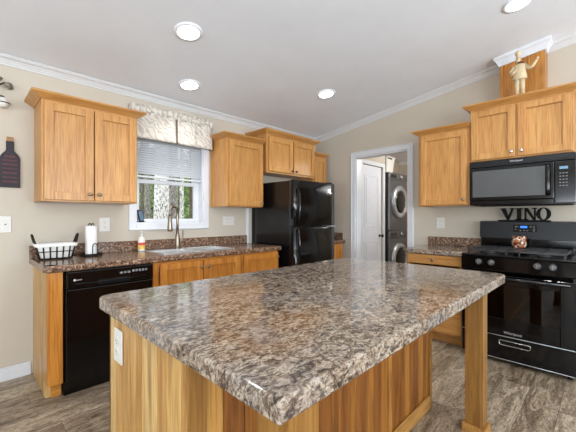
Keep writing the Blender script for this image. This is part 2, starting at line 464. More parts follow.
# doorway casing and jamb
t = MB()
for s in (-1,):
    t.box((-.018, DY0, 0), (0, DY0+.07, DZ+.07), .004)
    t.box((-.018, DY1-.07, 0), (0, DY1, DZ+.07), .004)
    t.box((-.018, DY1, DZ), (0, DY0, DZ+.07), .004)
    t.box((-.024, DY0+.052, 0), (0, DY0+.068, DZ+.066), .004); t.box((-.024, DY1-.068, 0), (0, DY1-.052, DZ+.066), .004)
    t.box((-.024, DY1-.05, DZ+.052), (0, DY0+.05, DZ+.068), .004)
t.box((0, DY0-.016, 0), (.11, DY0, DZ)); t.box((0, DY1, 0), (.11, DY1+.016, DZ)); t.box((0, DY1+.016, DZ-.016), (.11, DY0-.016, DZ))
structure(t.build('trim_3', 'white'))

# laundry room shell
structure(MB().box((2.85, -2.8, 0), (2.95, .0, 2.5)).build('wall_laundry_far', 'wall'))
structure(MB().box((.11, -2.9, 0), (2.95, -2.8, 2.5)).build('wall_laundry_front', 'wall'))
structure(MB().box((.11, -.56, 0), (.43, -.48, 2.45)).box((.43, -.56, 2.07), (1.07, -.48, 2.45)).box((1.07, -.56, 0), (1.165, -.48, 2.45)).box((1.085, -.48, 0), (1.165, 0, 2.45)).build('wall_laundry_closet', 'wall'))
structure(MB().box((.11, -2.9, 2.44), (2.95, 0, 2.5)).build('ceiling_laundry', 'ceil'))
k = MB(); k.prism([(x+2.85, 2.44+z+.002) for x, z in pf], 'y', -2.8, 0)
structure(k.build('trim_4', 'white'))
# closet door inside the laundry
d = thing('door_1', 'x', 'x', (.43, -.52, 0)); del d['label']; del d['category']; structure(d)
p = MB(); DW_, DH_ = .64, 2.07
p.box((.002, -.018, .01), (DW_-.002, .018, DH_-.004))
for z0, z1 in ((1.08, 1.92), (.22, .86)):
    for x0, x1 in ((.10, .54),):
        p.box((x0, -.024, z0), (x1, -.018, z0+.025), .004); p.box((x0, -.024, z1-.025), (x1, -.018, z1), .004)
        p.box((x0, -.024, z0+.025), (x0+.025, -.018, z1-.025), .004); p.box((x1-.025, -.024, z0+.025), (x1, -.018, z1-.025), .004)
        p.box((x0+.06, -.023, z0+.06), (x1-.06, -.018, z1-.06), .004)
p.build('door_panel', 'door_white', d)
MB().lathe([(.026, 0), (.026, .006), (.010, .010), (.010, .04), (.026, .05), (.027, .062), (.016, .072)], (DW_-.06, -.018, .93), '-y', 16).build('door_knob', 'bronze', d)
t = MB(); t.box((-.062, -.056, 0), (.0, -.04, DH_+.06), .003).box((DW_, -.056, 0), (DW_+.062, -.04, DH_+.06), .003).box((0, -.056, DH_), (DW_, -.04, DH_+.06), .003)
t.build('door_casing', 'white', d)

# kitchen window
wn = thing('window_1', 'x', 'x', (WX0, 0, WZ0)); del wn['label']; del wn['category']; structure(wn)
ww, wh = WX1-WX0, WZ1-WZ0
t = MB()
for (a, b) in (((-.065, -.016, -.065), (0, 0, wh+.065)), ((ww, -.016, -.065), (ww+.068, 0, wh+.065)), ((0, -.016, -.065), (ww, 0, 0)), ((0, -.016, wh), (ww, 0, wh+.065))):
    t.box(a, b, .004)
t.box((-.063, -.022, -.063), (ww+.066, -.012, -.045), .003)
t.build('window_casing', 'white', wn)
t = MB()
t.box((0, 0, 0), (ww, .14, .012)).box((0, 0, wh-.012), (ww, .14, wh)).box((0, 0, .012), (.012, .14, wh-.012)).box((ww-.012, 0, .012), (ww, .14, wh-.012))
t.build('window_jamb', 'white', wn)
def sash(z0, z1, y0, name):
    s = MB(); e = .048
    s.box((.012, y0, z0), (.012+e, y0+.03, z1), .003).box((ww-.012-e-.014, y0, z0), (ww-.012, y0+.03, z1), .003)
    s.box((.012+e, y0, z0), (ww-.026-e, y0+.03, z0+.034), .003).box((.012+e, y0, z1-.04), (ww-.026-e, y0+.03, z1), .003)
    o = s.build(name, 'white', wn)
    MB().box((.012+e-.004, y0+.012, z0+.03), (ww-.022-e, y0+.017, z1-.036)).build('pane', 'glass', o)
sash(.012, .445, .07, 'lower_sash')
sash(.41, wh-.012, .102, 'upper_sash')

# recessed ceiling lights
LIGHTS = [(-2.729, -1.056, 'recessed round ceiling light above the sink side, nearest the top left'),
          (-2.362, -.394, 'recessed round ceiling light close to the back wall above the valance'),
          (-1.074, -1.039, 'recessed round ceiling light in front of the fridge cabinet'),
          (-.979, -2.771, 'recessed round ceiling light above the range, cut by the top of the photo'),
          (-4.7, -1.05, None), (-2.73, -2.95, None), (-4.7, -2.95, None), (-2.73, -5.2, None), (-.95, -5.2, None), (-5.0, -5.2, None), (-6.8, -2.5, None), (-6.8, -5.0, None)]
POW = 3.4
proto_l = None
for i, (lx, ly, lab) in enumerate(LIGHTS):
    lz = zc(ly); tilt = math.atan(SL) * (-1 if ly > RIDGE else 1)
    lab = lab or 'recessed round ceiling light over the living side behind the camera'
    if proto_l is None:
        r = thing('recessed_light', lab, 'ceiling light', (lx, ly, lz))
        MB().lathe([(.078, -.004), (.079, -.008), (.084, -.009), (.100, -.006), (.103, -.001), (.103, .01)], seg=32, cap=False).build('trim_ring', 'ceil', r)
        MB().lathe([(.001, -.006), (.079, -.006), (.079, -.001), (.001, -.001)], seg=32).build('lens', 'lamp', r)
        proto_l = r
    else: r = dup(proto_l, lab, (lx, ly, lz))
    r['group'] = 'recessed ceiling lights'
    r.rotation_euler = (tilt, 0, 0)
    a = area('recessed_lamp', (lx, ly, lz-.05), (0, 0, 0), .14, .14, POW, (1.0, .975, .95), 105, 'DISK')
# unseen ceiling lamp, added to brighten the laundry
lt = thing('added_dome_light', 'added unseen dome ceiling light brightening the laundry room', 'ceiling light', (1.4, -1.7, 2.44))
MB().lathe([(.15, 0), (.15, -.02), (.14, -.025)], seg=24).build('base_plate', 'white', lt)
MB().lathe([(.135, -.025), (.12, -.06), (.07, -.085), (.005, -.09)], seg=24).build('diffuser', 'lamp', lt)
pl = bpy.data.lights.new('added_dome_lamp', 'POINT'); pl.energy = 52; pl.color = (1, .97, .93); pl.shadow_soft_size = .08
po = bpy.data.objects.new('added_dome_lamp', pl); COL.objects.link(po); po.location = (1.4, -1.7, 2.22)

# ------------------------------------------------------------------ cabinets
def door_mesh(w, h, mz='maple_z', mx='maple_x', st=.058, th=.024):
    # local: x 0..w, z 0..h, back at y=0, front at y=-th
    b = MB()
    b.box((0, -th, 0), (st, 0, h), .0025, mat=mz).box((w-st, -th, 0), (w, 0, h), .0025, mat=mz)
    b.box((st, -th, 0), (w-st, 0, st), .0025, mat=mx).box((st, -th, h-st), (w-st, 0, h), .0025, mat=mx)
    b.box((st-.004, -th+.0165, st-.004), (w-st+.004, -.003, h-st+.004), mat=mz)
    return b
KN = [(.006, 0), (.005, .010), (.009, .014), (.0145, .018), (.0150, .023), (.011, .027), (.002, .0285)]
def add_knob(par, x, y, z, mat='nickel'):
    return MB().lathe(KN, (0, 0, 0), '-y', 14).build('knob', mat, par, off=(0, 0, 0)), (x, y, z)
def knob(par, x, y, z, mat='nickel'):
    o = MB().lathe(KN, (0, 0, 0), '-y', 14).build('knob', mat, par); o.location = (x, y, z); return o
def crown_mesh(prof, w, d, left, right, z):
    b = MB(); rings = []
    for o, h in prof:
        ol = o if left else 0; orr = o if right else 0
        rings.append([(-ol, 0, z+h), (-ol, -d-o, z+h), (w+orr, -d-o, z+h), (w+orr, 0, z+h)])
    b.loops(rings, closed=True, cap=True, smooth=False); return b
CROWN = [(.002, 0), (.008, 0), (.012, .005), (.060, .036), (.064, .047), (.050, .047)]
def wall_cabinet(name, label, loc, rz, w, d, z0, z1, doors, crown=True, cl=True, cr=True, mz='maple_z', mx='maple_x', stile=.03, knobm='nickel', gap=None, crz=0.0, cat='cabinet', side='maple_z'):
    r = thing(name, label, cat, (loc[0], loc[1], z0), rz, 'honey maple wall cabinets'); h = z1-z0
    b = MB(); fd = d-.02
    b.box((0, -fd, 0), (.016, 0, h), mat=side).box((w-.016, -fd, 0), (w, 0, h), mat=side)
    b.box((.016, -fd, .018), (w-.016, 0, .034), mat=mx).box((.016, -fd, h-.016), (w-.016, 0, h), mat=mx).box((.016, -.008, .034), (w-.016, 0, h-.016), mat=mz)
    b.build('carcass', None, r)
    f = MB()
    f.box((0, -d, 0), (stile, -fd, h), .0015, mat=mz).box((w-stile, -d, 0), (w, -fd, h), .0015, mat=mz)
    f.box((stile, -d, 0), (w-stile, -fd, .035), mat=mx).box((stile, -d, h-.045), (w-stile, -fd, h), mat=mx)
    for x in gap or []: f.box((x-.025, -d, .035), (x+.025, -fd, h-.045), mat=mz)
    f.build('face_frame', None, r)
    for (x0, x1, q0, q1, kx, kz) in doors:
        dr = door_mesh(x1-x0, q1-q0, mz, mx).build('door', None, r); dr.location = (x0, -d, q0)
        if kx is not None: knob(dr, kx-x0, -.024, kz-q0, knobm)
    if crown:
        crown_mesh(CROWN, w, d, cl, cr, h-.002+crz).build('crown_moulding', mx, r)
    return r
ZB, ZT = 1.355, 2.104
H = ZT-ZB
# left of the window (two doors)
wall_cabinet('wall_cabinet', 'tall two-door wooden wall cabinet left of the window', (-3.493, 0), 0, .672, .32, ZB, ZT,
             [(.014, .332, .012, H-.022, .304, .062), (.340, .660, .012, H-.022, .368, .062)])
# right of the window (one door)
wall_cabinet('wall_cabinet', 'single-door wooden wall cabinet between the window and the fridge', (-1.888, 0), 0, .517, .32, ZB, ZT,
             [(.030, .505, .012, H-.022, .478, .045)], cr=False)
# above the fridge (two doors)
wall_cabinet('wall_cabinet', 'short two-door wooden wall cabinet above the black fridge', (-1.332, 0), 0, .90, .34, 1.775, 2.245,
             [(.028, .440, .022, .438, .412, .05), (.460, .872, .022, .438, .488, .05)], knobm='bronze', gap=[.45])
# corner one right of the fridge
wall_cabinet('wall_cabinet', 'narrow wooden wall cabinet in the corner beyond the fridge', (-.425, 0), 0, .30, .30, ZB, ZT,
             [(.02, .28, .012, H-.022, .05, .062)], cl=False, cr=False)
# right wall: U3 and the one above the microwave
wall_cabinet('wall_cabinet', 'single-door wooden wall cabinet between the laundry doorway and the microwave', (0, -1.765), RW, .512, .356, ZB, 2.131,
             [(.030, .488, .012, 2.131-ZB-.022, .460, .062)], cr=False)
wall_cabinet('wall_cabinet', 'two-door wooden wall cabinet directly above the black microwave', (0, -2.280), RW, .770, .356, 1.779, 2.287,
             [(.012, .372, .012, .483, .344, .055), (.392, .758, .012, .483, .420, .055)], gap=[.382], knobm='chrome')

def base_cabinet(name, label, loc, rz, w, d, doors, drawers=(), mz='base_z', mx='base_x', left_panel=None, gaps=(), knobm='nickel', group='wooden base cabinets', top=.866, stile=.03, frame_l=None, toe=.07):
    r = thing(name, label, 'cabinet', (loc[0], loc[1], 0), rz, group)
    fd = d-.02; b = MB(); ls = left_panel or mz
    b.prism([(0, .0), (-fd+toe, 0), (-fd+toe, .10), (-fd, .10), (-fd, top), (0, top)], 'x', 0, .016, mat=ls)
    b.prism([(0, .0), (-fd+toe, 0), (-fd+toe, .10), (-fd, .10), (-fd, top), (0, top)], 'x', w-.016, w, mat=mz)
    b.box((.016, -fd, .10), (w-.016, 0, .116), mat=mx).box((.016, -.008, .116), (w-.016, 0, top), mat=mz)
    b.build('carcass', None, r)
    MB().box((.016, -fd+toe-.012, 0), (w-.016, -fd+toe, .10), mat=mx).build('toe_kick', None, r)
    f = MB(); fl = frame_l or stile
    f.box((0, -d, .10), (fl, -fd, top), .0015, mat=mz).box((w-stile, -d, .10), (w, -fd, top), .0015, mat=mz)
    f.box((fl, -d, .10), (w-stile, -fd, .13), mat=mx).box((fl, -d, top-.04), (w-stile, -fd, top), mat=mx)
    for x in gaps: f.box((x-.02, -d, .13), (x+.02, -fd, top-.04), mat=mz)
    f.build('face_frame', None, r)
    for (x0, x1, q0, q1, kx, kz) in doors:
        o = door_mesh(x1-x0, q1-q0, mz, mx).build('door', None, r); o.location = (x0, -d, q0)
        if kx is not None: knob(o, kx-x0, -.024, kz-q0, knobm)
    for (x0, x1, q0, q1) in drawers:
        o = MB().box((0, -.02, 0), (x1-x0, 0, q1-q0), .003, mat=mx).build('drawer', None, r); o.location = (x0, -d, q0)
        knob(o, (x1-x0)/2, -.02, (q1-q0)/2, knobm)
    return r
# end panel beside the dishwasher: hickory side, orange front stile, notched toe
ep = thing('end_panel', 'narrow wooden end panel between the bare wall and the dishwasher', 'cabinet', (-3.50, 0, 0))
b = MB(); yy = 0.0
ws = [.10, .13, .09, .12, .13]
for wd in ws:
    y1 = yy-wd
    z0 = 0.0
    if y1 < -.52: b.box((0, y1+.001, .10), (.03, yy, .866), .001); b.box((0, -.519, 0), (.03, yy, .10), .001)
    else: b.box((0, y1+.001, z0), (.03, yy, .866), .001)
    yy = y1
b.build('side_panel', 'hick_light', ep)
MB().box((0, -.59, .10), (.088, -.571, .866), .0015).build('front_stile', 'base_z', ep)
MB().box((.03, -.535, 0), (.088, -.515, .10), .001).build('toe_kick', 'base_x', ep)
# sink base (two doors) and its neighbour (one door)
base_cabinet('base_cabinet', 'two-door wooden base cabinet under the sink', (-2.795, -.0), 0, .905, .59,
             [(.055, .452, .13, .845, .425, .785), (.462, .868, .13, .845, .492, .785)], frame_l=.05, gaps=[.457])
base_cabinet('base_cabinet', 'single-door wooden base cabinet between the sink cabinet and the fridge', (-1.885, 0), 0, .505, .59,
             [(.012, .492, .13, .845, .470, .800)])
base_cabinet('base_cabinet', 'sliver of wooden base cabinet in the corner right of the fridge', (-.49, 0), 0, .39, .57,
             [(.02, .37, .13, .845, .05, .80)])
base_cabinet('base_cabinet', 'wooden drawer base cabinet between the laundry doorway and the range', (0, -1.745), RW, .545, .60,
             [], [(.012, .533, .770, .862), (.012, .533, .455, .752), (.012, .533, .12, .437)], mx='maple_x', mz='maple_z')

# ------------------------------------------------------------------ countertops
def ctop_profile(d, z0, z1, r=.012):
    return [(0, z0), (-d+r, z0), (-d+r*.3, z0+r*.35), (-d, z0+r), (-d, z1-r), (-d+r*.3, z1-r*.3), (-d+r, z1), (0, z1)]
CT0, CT1 = .866, .914
ct = thing('countertop', 'brown speckled laminate countertop along the back wall holding the sink', 'countertop', (-3.525, 0, CT0))
b = MB()
X0, X1 = 0.0, 2.155            # -3.525 .. -1.37
sx0, sx1, sy0, sy1 = .855, 1.585, -.125, -.525   # sink cut-out
pr_ = ctop_profile(.637, 0, CT1-CT0)
# left end with a rounded front corner
b.prism(pr_, 'x', X0+.02, sx0); b.prism(pr_, 'x', sx1, X1)
b.box((X0, -.60, .004), (X0+.02, 0, CT1-CT0), .003)
b.lathe([(.034, .004), (.040, .012), (.040, .036), (.034, CT1-CT0)], (X0+.04, -.597, 0), seg=20)
b.prism([(sy1, 0)]+pr_[1:-1]+[(sy1, CT1-CT0)], 'x', sx0, sx1)
b.box((sx0, sy0, 0), (sx1, 0, CT1-CT0))
b.build('worktop', 'granite_c', ct)
MB().box((0, -.02, CT1-CT0), (X1-.0, 0, CT1-CT0+.098), .004).build('backsplash', 'granite_c', ct)
ct2 = thing('countertop', 'short brown speckled countertop between the laundry doorway and the range', 'countertop', (0, -1.722, CT0), RW)
b = MB(); pr2 = ctop_profile(.645, 0, CT1-CT0)
b.prism(pr2, 'x', .05, .575); b.box((0, -.595, .004), (.05, 0, CT1-CT0-.002), .003)
b.lathe([(.044, .004), (.05, .012), (.05, .036), (.044, CT1-CT0-.002)], (.05, -.595, 0), seg=20)
b.build('worktop', 'granite', ct2)
MB().box((.012, -.02, CT1-CT0), (.567, 0, CT1-CT0+.098), .004).build('backsplash', 'granite_c', ct2)
ct3 = thing('countertop', 'sliver of brown countertop in the corner right of the fridge', 'countertop', (-.50, 0, CT0))
MB().prism(ctop_profile(.56, 0, CT1-CT0), 'x', 0, .498).build('worktop', 'granite_c', ct3)
MB().box((.478, -.52, CT1-CT0), (.498, -.001, CT1-CT0+.098), .004).box((0, -.02, CT1-CT0), (.478, 0, CT1-CT0+.098), .004).build('backsplash', 'granite_c', ct3)
# batten beside the fridge
tag(MB().box((-1.372, -.012, .0), (-1.338, 0, 1.75), .002).build('wall_batten', 'white', off=(-1.355, 0, 0)), 'slim off-white vertical strip on the wall beside the fridge', 'trim')

# ------------------------------------------------------------------ sink and faucet
sk = thing('kitchen_sink', 'double-bowl stainless steel sink set in the back countertop', 'sink', (-2.305, -.325, CT1))
rx, ry = .372, .212
b = MB(); zt_ = .004
b.box((-rx, -ry, 0), (rx, -ry+.026, zt_), .0015).box((-rx, ry-.075, 0), (rx, ry, zt_), .0015)
b.box((-rx, -ry+.026, 0), (-rx+.028, ry-.075, zt_), .0015).box((rx-.028, -ry+.026, 0), (rx, ry-.075, zt_), .0015).box((-.018, -ry+.026, 0), (.018, ry-.075, zt_), .0015)
b.tube([(-rx+.004, -ry+.004, zt_), (rx-.004, -ry+.004, zt_), (rx-.004, ry-.004, zt_), (-rx+.004, ry-.004, zt_)], .004, 6, closed=True)
b.build('rim', 'steel', sk)
for x0, x1 in ((-rx+.028, -.018), (.018, rx-.028)):
    b = MB(); y0, y1, dp, t = -ry+.026, ry-.075, -.17, .003
    b.box((x0, y0, dp), (x1, y1, dp+t)).box((x0, y0, dp), (x0+t, y1, .002)).box((x1-t, y0, dp), (x1, y1, .002)).box((x0, y0, dp), (x1, y0+t, .002)).box((x0, y1-t, dp), (x1, y1, .002))
    bo = b.build('bowl', 'steel', sk)
    MB().lathe([(.04, dp+.003), (.036, dp+.006), (.02, dp+.004)], ((x0+x1)/2, (y0+y1)/2, 0), seg=20).build('drain', 'chrome', bo)
fc = thing('faucet', 'brushed nickel gooseneck pull-down faucet behind the sink', 'faucet', (-2.362, -.150, CT1+.004))
MB().lathe([(.032, 0), (.032, .006), (.026, .012), (.022, .05), (.022, .13), (.017, .15)], seg=20).build('base', 'nickel', fc)
dx, dy = -.104, -.052
pts = [(0, 0, .14), (0, 0, .26), (0, 0, .34)]
for kq in range(1, 10):
    a = PI*kq/9; u_ = (1-math.cos(a))/2
    pts.append((dx*u_, dy*u_, .36+math.sin(a)*.065))
pts.append((dx, dy, .33))
MB().tube(pts, .0135, 12).build('neck', 'nickel', fc)
MB().lathe([(.014, .335), (.018, .325), (.021, .26), (.025, .205), (.025, .185), (.018, .180)], (dx, dy, 0), seg=16).build('spray_head', 'nickel', fc)
h_ = MB(); h_.tube([(.015, -.005, .075), (.035, -.010, .085), (.050, -.012, .115), (.056, -.012, .19)], [.013, .012, .008, .0065], 10)
h_.build('lever', 'nickel', fc)

# ------------------------------------------------------------------ dishwasher
dw = thing('dishwasher', 'black built-in dishwasher below the back countertop', 'dishwasher', (-3.405, 0, 0))
WD = .60
MB().box((.004, -.56, .10), (WD-.004, -.03, .862)).build('tub', 'black_matte', dw)
MB().box((0, -.575, .0), (WD, -.545, .10), .003).build('toe_panel', 'black', dw)
dd = MB().box((.006, -.612, .10), (WD-.004, -.562, .735), .006, 2).build('door', 'black', dw)
b = MB(); b.box((.006, -.625, .742), (WD-.004, -.562, .86), .008, 2)
cp = b.build('control_panel', 'black', dw)
b = MB(); b.tube([(.05, -.626, .775), (.17, -.633, .770), (.30, -.636, .768), (.43, -.633, .770), (.55, -.626, .775)], .007, 8)
b.build('handle_lip', 'black_matte', cp)
b = MB(); b.box((.20, -.6275, .752), (.42, -.624, .785), .006)
b.build('handle_pocket', 'rubber', cp)
b = MB(); b.lathe([(.009, 0), (.009, .003), (.004, .005)], (.055, -.624, .80), '-y', 12).box((.05, -.6262, .797), (.098, -.624, .803), .001)
b.build('badge', 'logo', cp)
for q in range(3):
    b = MB().box((.345+q*.028, -.628, .81), (.365+q*.028, -.624, .825), .001); b.build('button', 'keys', cp)
for q in range(5):
    b = MB().box((.435+q*.024, -.628, .815), (.452+q*.024, -.624, .832), .001); b.build('button', 'keys', cp)

# ------------------------------------------------------------------ fridge
fg = thing('refrigerator', 'tall black top-freezer refrigerator beside the back counter', 'refrigerator', (-1.288, 0, 0))
FW = .756
MB().box((0, -.695, .03), (FW, -.008, 1.655), .006).build('cabinet_body', 'black_side', fg)
MB().box((.02, -.69, 0), (FW-.02, -.66, .10), .003).build('kick_grille', 'black_matte', fg)
def bowed_door(z0, z1, name):
    b = MB(); n = 9; rings = []
    for i in range(n+1):
        x = FW*i/n; bow = .016*(1-(2*i/n-1)**2)
        yb, yf = -.702, -.752-bow
        rings.append([(x, yb, z0), (x, yf+.008, z0), (x, yf, z0+.010), (x, yf, z1-.010), (x, yf+.008, z1), (x, yb, z1)])
    b.loops(rings, smooth=True); return b.build(name, 'black', fg)
fz = bowed_door(1.132, 1.662, 'freezer_door'); fr = bowed_door(.085, 1.118, 'refrigerator_door')
for par, zz in ((fz, (1.145, 1.56)), (fr, (.62, 1.105))):
    z0, z1 = zz; b = MB(); ps = []
    for q in range(9):
        t_ = q/8; ps.append((.045, -.768-.034*math.sin(PI*min(max(t_*1.0, 0), 1))**.6-.004, z0+(z1-z0)*t_))
    b.tube(ps, .0115, 10); b.build('handle', 'black', par)
lg = MB(); lg.lathe([(.011, 0), (.011, .0015), (.009, .002)], (.665, -.7575, 1.565), '-y', 20); lg.build('badge', 'logo', fz)
text('brand_lettering', 'Whirlpool', .018, .0006, 'logo', fz, (.662, -.761, 1.54), (PI/2, 0, 0), label='small silver lettering')
MB().box((FW-.10, -.735, 1.657), (FW-.02, -.66, 1.678), .004).build('hinge_cover', 'black_matte', fg)
MB().box((FW-.09, -.768, 1.119), (FW+.002, -.69, 1.131), .002).build('centre_hinge', 'logo', fg)

# ------------------------------------------------------------------ range (faces -x; local frame: x along the wall, front at -y)
rg = thing('gas_range', 'black freestanding gas range below the microwave', 'range', (0, -2.302, 0), RW)
RWD, RD = .782, .675
b = MB()
b.box((0, -RD, .03), (.02, -.03, .885)).box((RWD-.02, -RD, .03), (RWD, -.03, .885)).box((.02, -.06, .03), (RWD-.02, -.03, .885)).box((.02, -RD, .225), (RWD-.02, -.06, .245)).box((.02, -RD, .70), (RWD-.02, -.06, .72))
b.build('body', 'black_side', rg)
# oven door with window
od = MB(); x0, x1, z0, z1 = .004, RWD-.004, .245, .745
fx0, fx1, fz0, fz1 = .075, .690, .385, .665
od.box((x0, -.705, z0), (fx0, -.680, z1), .003).box((fx1, -.705, z0), (x1, -.680, z1), .003).box((fx0, -.705, z0), (fx1, -.680, fz0), .003).box((fx0, -.705, fz1), (fx1, -.680, z1), .003)
odo = od.build('oven_door', 'black', rg)
MB().box((fx0, -.704, fz0), (fx1, -.700, fz1)).build('glass_pane', 'ovenglass', odo)
b = MB(); b.tube([(.03, -.745, .725), (RWD-.03, -.745, .725)], .016, 12)
b.box((.05, -.745, .715), (.075, -.703, .735)).box((RWD-.075, -.745, .715), (RWD-.05, -.703, .735))
b.build('oven_handle', 'black', odo)
text('brand_lettering', 'Whirlpool', .030, .0006, 'logo', odo, (.388, -.7058, .272), (PI/2, 0, 0), label='small silver lettering')
b = MB()
for zz in (.455, .525):
    for q in range(13): b.tube([(.03+q*.0583, -.66, zz), (.03+q*.0583, -.10, zz)], .002, 5)
    b.tube([(.022, -.665, zz), (RWD-.022, -.665, zz)], .0032, 6); b.tube([(.022, -.08, zz), (RWD-.022, -.08, zz)], .003, 6)
b.build('oven_rack', 'chrome', rg)
# storage drawer
sd = MB().box((.004, -.70, .045), (RWD-.004, -.680, .236), .003).build('storage_drawer', 'black', rg)
b = MB(); hx0, hx1, hz = .292, .505, .178
b.tube([(hx0, -.702, hz+.020), (hx0, -.702, hz-.006), (hx0+.012, -.702, hz-.014), (hx1-.012, -.702, hz-.014), (hx1, -.702, hz-.006), (hx1, -.702, hz+.020), (hx1-.01, -.702, hz+.024), (hx0+.01, -.702, hz+.024)], .004, 6, closed=True)
b.build('handle_frame', 'chrome', sd)
b = MB(); b.tube([(.006, -.702, .238), (RWD-.006, -.702, .238)], .0025, 6); b.build('door_edge', 'logo', sd)
b = MB(); b.tube([(.006, -.702, .044), (RWD-.006, -.702, .044)], .0022, 6); b.build('bottom_edge', 'logo', sd)
for x in (.04, RWD-.04):
    for y in (-.64, -.08): MB().lathe([(.016, 0), (.016, .02), (.010, .022), (.010, .034)], (x, y, 0), seg=12).build('foot', 'rubber', rg)
# control panel with knobs
b = MB(); b.prism([(-.640, .775), (-.694, .775), (-.701, .785), (-.703, .892), (-.697, .898), (-.640, .898)], 'x', 0, RWD)
kp = b.build('knob_panel', 'black', rg)
for x in (.138, .233, .550, .645):
    o = MB().lathe([(.027, 0), (.027, .008), (.022, .012), (.021, .028), (.016, .031)], (0, 0, 0), '-y', 20).build('knob', 'knobgrey', kp); o.location = (x, -.702, .848)
    g = MB().box((-.0035, -.036, -.017), (.0035, -.028, .017), .002).build('grip', 'nickel', o)
b = MB(); b.box((-.002, -.705, .898), (RWD+.002, -.08, .914), .005, 2); b.build('cooktop', 'cooktop', rg)
for bx, by, br in ((.19, -.54, .05), (.57, -.54, .045), (.19, -.23, .04), (.57, -.23, .05)):
    MB().lathe([(br, .914), (br, .922), (br*.8, .926), (br*.78, .934), (.01, .936)], (bx, by, 0), seg=20).build('burner', 'grate', rg)
for gx0, gx1 in ((.035, .345), (.415, .725)):
    b = MB(); gy0, gy1, zz = -.665, -.115, .945; r_ = .0075
    b.box((gx0, gy0, zz-r_), (gx1, gy0+.016, zz+r_), .003).box((gx0, gy1-.016, zz-r_), (gx1, gy1, zz+r_), .003)
    for x in (gx0, (gx0+gx1)/2-.008, gx1-.016): b.box((x, gy0, zz-r_), (x+.016, gy1, zz+r_), .003)
    for y in (-.54, -.39, -.23): b.box((gx0, y-.008, zz-r_), (gx1, y+.008, zz+r_), .003)
    for x in (gx0+.004, gx1-.016):
        for y in (gy0+.004, gy1-.016): b.box((x, y, .914), (x+.012, y+.012, zz))
    b.build('grate', 'grate', rg)
b = MB(); b.box((.345, -.64, .936), (.415, -.14, .946), .003); b.build('centre_grate', 'grate', rg)
# backguard
b = MB(); b.box((0, -.075, .898), (RWD, -.012, 1.05), .003); b.prism([(-.012, 1.035), (-.105, 1.035), (-.090, 1.192), (-.070, 1.198), (-.012, 1.198)], 'x', -.002, RWD+.002)
bk = b.build('backguard', 'black_panel', rg)
b = MB(); b.box((.012, -.082, .925), (RWD-.012, -.074, 1.025), .002); b.build('vent_panel', 'black', bk)
b = MB(); b.prism([(-.098, 1.095), (-.1025, 1.095), (-.0965, 1.165), (-.092, 1.165)], 'x', .285, .475); dp_ = b.build('display_panel', 'black', bk)
b = MB()
for x in (.352, .362, .374, .384): b.box((x, -.1035, 1.136), (x+.007, -.096, 1.151))
b.box((.345, -.1028, 1.134), (.398, -.096, 1.152)); b.build('clock_display', 'bluedisp', dp_)
for x, z in ((.305, 1.145), (.32, 1.145), (.425, 1.145), (.45, 1.145), (.345, 1.108), (.375, 1.108), (.40, 1.108), (.45, 1.108), (.45, 1.125), (.305, 1.12)):
    MB().box((x-.006, -.1045, z-.004), (x+.006, -.098, z+.004), .001).build('key', 'keys', dp_)
for x in (.02, RWD-.05):
    pass
# ------------------------------------------------------------------ microwave
mw = thing('microwave', 'black over-the-range microwave between the wall cabinet and the range', 'microwave', (0, -2.284, 1.350), RW)
MH = .422
MB().box((0, -.365, .0), (RWD, -.004, MH-.002), .004).build('body', 'black_side', mw)
MB().box((0, -.400, MH-.062), (RWD, -.366, MH-.002), .004).build('top_vent', 'black', mw)
b = MB(); dx1 = .644
b.box((0, -.402, .045), (dx1, -.366, MH-.064), .006, 2); b.box((0, -.398, .006), (dx1, -.366, .044), .004)
dm = b.build('door', 'black', mw)
b = MB(); b.box((.028, -.4035, .078), (.585, -.401, MH-.095), .001); wnm = b.build('window_frame', 'mwglass', dm)
b = MB(); b.box((.07, -.4045, .10), (.52, -.4032, MH-.12), .0005); b.build('window_mesh', 'mwglass', wnm)
b = MB(); ps = [(.603, -.404, .07), (.603, -.425, .085), (.603, -.431, .12), (.603, -.432, .2), (.603, -.431, .29), (.603, -.425, .325), (.603, -.404, .34)]
b.loops([[(p[0]-.017, p[1]+.006, p[2]), (p[0]-.012, p[1]-.004, p[2]), (p[0]+.012, p[1]-.004, p[2]), (p[0]+.017, p[1]+.006, p[2])] for p in ps])
b.build('handle', 'black', dm)
b = MB(); b.box((dx1+.003, -.402, .006), (RWD, -.366, MH-.064), .005, 2); pm = b.build('control_panel', 'black', mw)
MB().box((dx1+.034, -.4035, .288), (dx1+.088, -.4015, .310), .001).build('display', 'cyandisp', pm)
for r_ in range(5):
    for cc in range(3):
        MB().box((dx1+.034+cc*.020, -.404, .250-r_*.026), (dx1+.046+cc*.020, -.4015, .258-r_*.026), .001).build('key', 'keys', pm)
text('brand_lettering', 'Whirlpool', .023, .0006, 'logo', mw, (.378, -.4008, MH-.026), (PI/2, 0, 0), label='small silver lettering')
b = MB(); b.box((.03, -.36, -.004), (RWD-.03, -.02, .0)); b.build('underside_grille', 'black_matte', mw)

